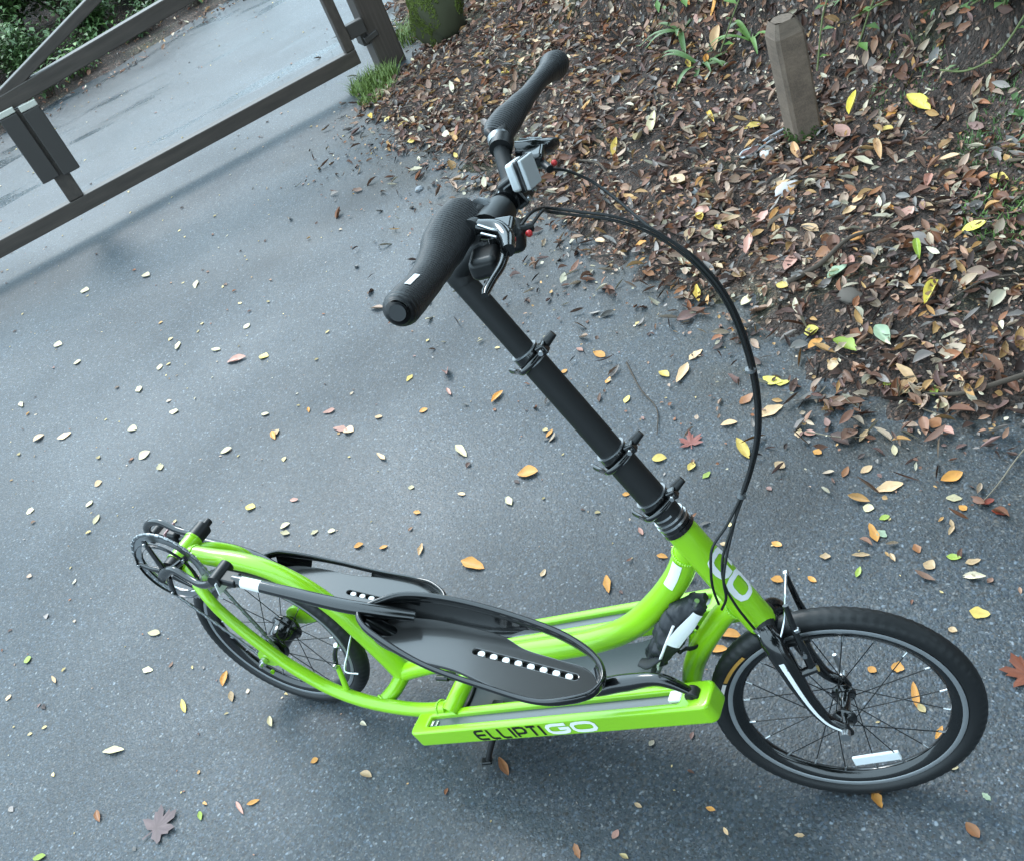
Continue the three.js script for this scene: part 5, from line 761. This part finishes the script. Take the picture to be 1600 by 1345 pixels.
// a spray of little folded leaves
function leafCloud(list) { // list of [x,y,z,size,dirAz,tilt,ratio]
  const pos = [], idx = [];
  for (const [x, y, z, s, az, ti, ra] of list) {
    const ca = Math.cos(az), sa = Math.sin(az), ct = Math.cos(ti), st = Math.sin(ti), b = pos.length / 3;
    const P = (u, v, w) => { const X = u * ct - w * st, Y = u * st + w * ct; pos.push(x + X * ca - v * sa, y + Y, z + X * sa + v * ca); };
    P(0, 0, 0); P(0.45 * s, ra * s, 0.12 * s); P(0.5 * s, 0, 0); P(0.45 * s, -ra * s, 0.12 * s); P(s, 0, -0.06 * s);
    idx.push(b, b + 1, b + 2, b, b + 2, b + 3, b + 1, b + 4, b + 2, b + 2, b + 4, b + 3);
  }
  const g = new THREE.BufferGeometry(); g.setAttribute('position', new THREE.Float32BufferAttribute(pos, 3)); g.setIndex(idx); g.computeVertexNormals(); return g;
}
function shrub(name, label, cat, group, x, z, w, h, n, leaf, mi, seed, sink = 0) {
  const r = rng(seed), y = groundY(x, z) - sink, t = thing(name, label, cat, group, V(x, y, z)), list = [], stems = [];
  const tips = []; const k = Math.max(6, Math.round(h * 12));
  for (let i = 0; i < k; i++) { const a = r() * 6.28, q = Math.sqrt(r()) * w * 0.8, hh = h * (0.55 + 0.45 * r()) * (1 - 0.35 * (q / w) ** 2), tip = [Math.cos(a) * q, hh, Math.sin(a) * q]; tips.push(tip); stems.push(sweep([[tip[0] * 0.12, -0.05, tip[2] * 0.12], [tip[0] * 0.5, hh * 0.55, tip[2] * 0.5], tip], [0.012 + 0.006 * h, 0.008, 0.003], { seg: 8, rad: 5 })); }
  const lists = [[], []];
  for (let i = 0; i < n; i++) { const tp = tips[Math.floor(r() * k)], f = 0.25 + 0.75 * Math.sqrt(r()), sp2 = (0.09 + 0.10 * h) * (0.4 + f); lists[r() < 0.3 ? 1 : 0].push([tp[0] * f + (r() - 0.5) * sp2 * 1.6, Math.max(0.01, tp[1] * f + (r() - 0.5) * sp2), tp[2] * f + (r() - 0.5) * sp2 * 1.6, leaf * (0.55 + 0.9 * r()), r() * 6.28, (r() - 0.6) * 1.5, 0.20 + 0.14 * r()]); }
  void list; mesh('stem', merge(stems), bark, t); mesh('foliage', leafCloud(lists[0]), greens[mi], t); mesh('foliage', leafCloud(lists[1]), greens[(mi + 2) % 4], t); return t;
}
{ // far verge: shrubs of several sizes and low growth at the road edge
  const G = 'shrubs beyond the far road edge', r = rng(55);
  const S = [[-6.35, -5.45, 0.42, 0.55, 1500, 0.055, 2], [-6.15, -6.05, 0.40, 0.5, 1500, 0.055, 0], [-5.95, -6.75, 0.40, 0.55, 1500, 0.055, 2], [-6.75, -5.05, 0.45, 0.6, 1500, 0.06, 0], [-6.65, -6.45, 0.5, 0.8, 1700, 0.06, 2], [-5.55, -7.5, 0.45, 0.6, 1500, 0.055, 0], [-6.9, -6.0, 0.75, 0.9, 2600, 0.07, 0], [-7.5, -5.2, 0.8, 0.95, 2600, 0.07, 1], [-6.6, -7.1, 0.7, 0.8, 2400, 0.065, 2], [-7.9, -6.9, 0.95, 1.1, 2800, 0.07, 0], [-7.3, -7.9, 0.9, 0.95, 2400, 0.07, 1], [-7.9, -4.1, 0.8, 0.9, 2000, 0.07, 2], [-8.7, -5.8, 1.0, 1.1, 2600, 0.07, 1], [-9.2, -8.0, 1.1, 1.1, 2600, 0.075, 0], [-8.6, -7.4, 0.9, 1.05, 2400, 0.07, 1]];
  S.forEach((a, i) => shrub('shrub', 'leafy dark green shrub growing beyond the far road edge', 'shrub', G, ...a, 500 + i));
  for (let i = 0; i < 18; i++) { const a = -2.6 + 5.6 * i / 17 + 0.1 * r(), b = 0.32 + 0.35 * r(), x = -5.62 - b * 0.91 + a * 0.415, z = -4.9 - b * 0.415 - a * 0.91; shrub('verge_plant', 'low leafy weed at the far edge of the road', 'plant', 'weeds along the far road edge', x, z, 0.17 + 0.1 * r(), 0.16 + 0.16 * r(), 260, 0.05, (i * 7) % 4, 700 + i); }
}
// grass tuft
const grassy = leafGreen([0.17, 0.235, 0.055]);
function grassTuft(name, label, x, z, w, h, n, m, seed) {
  const r = rng(seed), pos = [], idx = [], y0 = groundY(x, z);
  for (let i = 0; i < n; i++) { const a = r() * 6.28, q = Math.sqrt(r()) * w, bx = Math.cos(a) * q, bz = Math.sin(a) * q, l = h * (0.5 + 0.6 * r()), d = r() * 6.28, le = 0.25 + 0.6 * r(), wd = 0.0035 + 0.003 * r(), b = pos.length / 3; const by = groundY(x + bx, z + bz) - y0;
    for (let k = 0; k <= 3; k++) { const f = k / 3, ww = wd * (1 - f * 0.95), ox = Math.cos(d) * l * le * f * f, oz = Math.sin(d) * l * le * f * f, yy = by - 0.01 + l * f * (1 - 0.25 * le * f); pos.push(bx + ox - Math.sin(d) * ww, yy, bz + oz + Math.cos(d) * ww, bx + ox + Math.sin(d) * ww, yy, bz + oz - Math.cos(d) * ww); }
    for (let k = 0; k < 3; k++) { const c = b + k * 2; idx.push(c, c + 1, c + 2, c + 1, c + 3, c + 2); } }
  const g = new THREE.BufferGeometry(); g.setAttribute('position', new THREE.Float32BufferAttribute(pos, 3)); g.setIndex(idx); g.computeVertexNormals();
  const o = mesh(name, g, m); o.position.set(x, y0, z); return tag(o, label, 'grass');
}
grassTuft('grass_tuft', 'tuft of yellow-green grass growing at the foot of the gate post', -1.93, -4.0, 0.16, 0.10, 620, grassy, 61);
grassTuft('grass_tuft', 'smaller tuft of green grass at the road edge in front of the post', -1.80, -3.80, 0.13, 0.06, 420, grassy, 62);
grassTuft('grass_tuft', 'grass behind the post beside the mossy rock', -2.02, -4.62, 0.16, 0.14, 200, grassy, 63);
{ // mossy rock
  const x = -1.60, z = -4.43, t = thing('mossy_rock', 'rounded rock thick with green moss standing behind the gate post', 'rock', null, V(x, groundY(x, z), z));
  const g = stoneGeo(3.3, 0.28, 4); g.scale(0.17, 0.25, 0.16); g.translate(0, 0.17, 0); mesh('stone', g, mat([0.050, 0.052, 0.026], 0.95), t);
  const r = rng(91), P = g.attributes.position, N = g.attributes.normal, bits = [];
  const bit = new THREE.TetrahedronGeometry(1), I = g.index.array, tri = I.length / 3;
  for (let i = 0; i < 9000; i++) { const f = Math.floor(r() * tri) * 3, k = I[f], k2 = I[f + 1], k3 = I[f + 2]; let b1 = r(), b2 = r(); if (b1 + b2 > 1) { b1 = 1 - b1; b2 = 1 - b2; } const mix = (A, c) => A['get' + c](k) * (1 - b1 - b2) + A['get' + c](k2) * b1 + A['get' + c](k3) * b2; const nz = fbm(P.getX(k) * 9, P.getY(k) * 9, P.getZ(k) * 9, 3) + 0.45 * N.getX(k) * -1 + 0.5 * N.getY(k); if (nz < -0.12) continue; const q = bit.clone().scale(...Array(3).fill(0.005 + 0.006 * r())); q.rotateX(r() * 3); q.rotateY(r() * 6); q.translate(mix(P, 'X'), mix(P, 'Y'), mix(P, 'Z')); bits.push(q); }
  mesh('moss', merge(bits), new THREE.MeshStandardMaterial({ color: new THREE.Color().setRGB(0.075, 0.098, 0.014), roughness: 0.95 }), t);
}
// broad strap-leaved plants and creepers on the bank
function fern(x, z, n, len, m, label, seed) {
  const r = rng(seed), y = groundY(x, z), t = thing('strap_leaved_plant', label, 'plant', null, V(x, y, z));
  for (let i = 0; i < n; i++) {
    const a = r() * 6.28, L = len * (0.6 + 0.6 * r()), up = 0.5 + 0.5 * r(), rows = [];
    for (let k = 0; k <= 8; k++) { const f = k / 8, w = 0.010 * Math.sin(Math.PI * Math.min(0.98, 0.12 + f * 0.88)) ** 0.7 + 0.001, d = L * f * (1 - 0.15 * f), h = L * up * f - L * 0.75 * f * f; rows.push([-1, 0, 1].map(q => [Math.cos(a) * d - Math.sin(a) * w * q, Math.max(h, -0.02) + Math.abs(q) * 0.003, Math.sin(a) * d + Math.cos(a) * w * q])); }
    mesh('blade', grid(rows), m, t);
  }
}
fern(0.30, -3.20, 13, 0.26, greens[2], 'green strap-leaved plant sprouting from the litter behind the short post', 81);
fern(0.53, -3.20, 9, 0.22, greens[3], 'bright yellow-green strap-leaved seedling on the bank', 82);
fern(0.16, -3.45, 12, 0.24, greens[2], 'dark green strap-leaved plant higher on the bank', 83);
fern(1.10, -2.92, 9, 0.22, greens[2], 'green strap-leaved plant overhanging the bare soil', 84);
function creeper(pts, n, leaf, mi, label, seed) {
  const r = rng(seed), t = thing('creeper', label, 'plant'), c = new THREE.CatmullRomCurve3(pts.map(([x, z, h]) => V(x, groundY(x, z) + h, z)));
  mesh('stem', sweep(c.getPoints(12), 0.0035, { seg: 40, rad: 6, up: V(0.2, 1, 0.1) }), new THREE.MeshStandardMaterial({ color: new THREE.Color().setRGB(0.13, 0.15, 0.055), roughness: 0.8 }), t);
  for (let i = 0; i < n; i++) { const p = c.getPoint((i + 0.5) / n); mesh('leaf', leafCloud([[p.x, p.y, p.z, leaf * (0.7 + 0.6 * r()), r() * 6.28, (r() - 0.3) * 0.9, 0.3]]), greens[(mi + (r() < 0.4 ? 1 : 0)) % 4], t); }
}
creeper([[1.80, -2.50, 0.10], [1.64, -2.50, 0.13], [1.50, -2.48, 0.09], [1.40, -2.52, 0.05], [1.32, -2.56, 0.04]], 9, 0.035, 2, 'green creeper stem arching across bare soil', 91);
creeper([[1.75, -2.78, 0.12], [1.55, -2.72, 0.16], [1.36, -2.78, 0.12], [1.18, -2.82, 0.10], [1.00, -2.88, 0.06]], 14, 0.055, 2, 'leafy creeper trailing along the top of the bank', 92);
creeper([[1.62, -2.88, 0.05], [1.58, -2.70, 0.12], [1.52, -2.60, 0.06]], 7, 0.045, 3, 'short yellow-green creeper hanging down the bank', 93);
creeper([[0.98, -3.05, 0.1], [0.90, -2.95, 0.13], [0.86, -2.82, 0.05]], 5, 0.05, 2, 'thin creeper hanging behind the wooden post', 94);
creeper([[1.45, -2.95, 0.10], [1.30, -2.85, 0.16], [1.12, -2.84, 0.12], [1.02, -2.78, 0.04]], 12, 0.06, 2, 'broad-leaved creeper draped over the lip of the bank', 95);
creeper([[1.72, -2.62, 0.08], [1.60, -2.58, 0.15], [1.50, -2.62, 0.12], [1.42, -2.66, 0.05]], 12, 0.05, 3, 'pale green creeper tangled at the lip of the bank', 96);
creeper([[0.62, -3.42, 0.08], [0.50, -3.28, 0.14], [0.40, -3.18, 0.06]], 8, 0.06, 3, 'bright creeper among the strap-leaved plants', 97);
for (const [x, z, w, n, i] of [[1.60, -2.26, 0.22, 900, 0], [1.58, -1.84, 0.17, 620, 1], [1.20, -2.62, 0.14, 260, 2]]) grassTuft('moss_patch', ['fine green moss and grass on the bank by the creepers', 'small green moss patch on bare soil lower down the bank', 'thin moss on the dark soil behind the post'][i], x, z, w, 0.035, n, greens[i === 1 ? 3 : 2], 64 + i);
[[1.56, -2.66, 0.20, 0.16, 160, 0.05, 2, 'low leafy seedling clump on the lip of the bank by the tangled creeper'], [1.28, -2.88, 0.18, 0.15, 120, 0.06, 3, 'yellow-green seedling clump on the bank top between creepers'], [0.14, -3.62, 0.18, 0.16, 90, 0.055, 3, 'leafy seedling beside the strap-leaved plants'], [0.62, -3.42, 0.13, 0.13, 60, 0.05, 2, 'small leafy seedling above the short wooden post'], [1.74, -2.2, 0.22, 0.14, 160, 0.04, 2, 'leafy ground growth by the fine green moss']].forEach(([x, z, w, h, n, l, mi, lb], i) => shrub('bank_seedling', lb, 'plant', null, x, z, w, h, n, l, mi, 850 + i));
shrub('bank_shrub', 'leafy shrub along the top of the bank', 'shrub', 'shrubs along the top of the bank', 1.9, -3.3, 0.55, 0.8, 1500, 0.06, 1, 801);
shrub('bank_shrub', 'leafy shrub along the top of the bank', 'shrub', 'shrubs along the top of the bank', 0.9, -4.3, 0.6, 0.8, 1500, 0.06, 0, 802);

// ------------------------------------------------------------------ tall trees that shut out the sky beyond the bank and behind the verge
function tree(x, z, h, spread, seed) {
  const r = rng(seed), y = groundY(x, z), t = thing('forest_tree', 'tall dark leafy forest tree standing back from the road', 'tree', 'forest trees around the road', V(x, y - 0.1, z));
  const geos = [sweep([[0, 0, 0], [0.1 * (r() - 0.5), h * 0.35, 0.2 * (r() - 0.5)], [0.4 * (r() - 0.5), h * 0.7, 0.4 * (r() - 0.5)], [0, h * 0.95, 0]], [0.028 * h, 0.02 * h, 0.012 * h, 0.004 * h], { seg: 14, rad: 9 })], limbs = [];
  for (let i = 0; i < 16; i++) { const a = r() * 6.28, hh = h * (0.22 + 0.7 * i / 16), L = spread * (0.6 + 0.5 * r()) * (1 - 0.5 * i / 16), e = [Math.cos(a) * L, hh + L * 0.25, Math.sin(a) * L]; limbs.push([[0, hh, 0], e]); geos.push(sweep([[0, hh, 0], [e[0] * 0.5, hh + L * 0.2, e[2] * 0.5], e], [0.008 * h, 0.005 * h, 0.002 * h], { seg: 6, rad: 5 })); }
  mesh('trunk', merge(geos), bark, t);
  const lists = [[], []]; for (let i = 0; i < 4200; i++) { const [a, b] = limbs[Math.floor(r() * limbs.length)], f = 0.25 + 0.85 * Math.sqrt(r()), q = 0.16 * spread; lists[i % 3 ? 0 : 1].push([a[0] + (b[0] - a[0]) * f + (r() + r() - 1) * q * 2, a[1] + (b[1] - a[1]) * f + (r() + r() - 1) * q * 2, a[2] + (b[2] - a[2]) * f + (r() + r() - 1) * q * 2, 0.22 + 0.18 * r(), r() * 6.28, (r() - 0.5) * 2, 0.3]); }
  mesh('crown', leafCloud(lists[0]), greens[1], t); mesh('crown', leafCloud(lists[1]), greens[0], t);
}
[[3.6, -4.6, 9, 2.4], [1.0, -6.8, 10, 2.6], [5.6, -2.4, 9, 2.5], [6.4, 0.8, 10, 2.6], [4.4, 3.6, 10, 2.9], [7.2, 4.6, 11, 3], [4.2, -7.6, 12, 3]].forEach((a, i) => tree(...a, 1000 + i));

renderer.render(scene, camera);
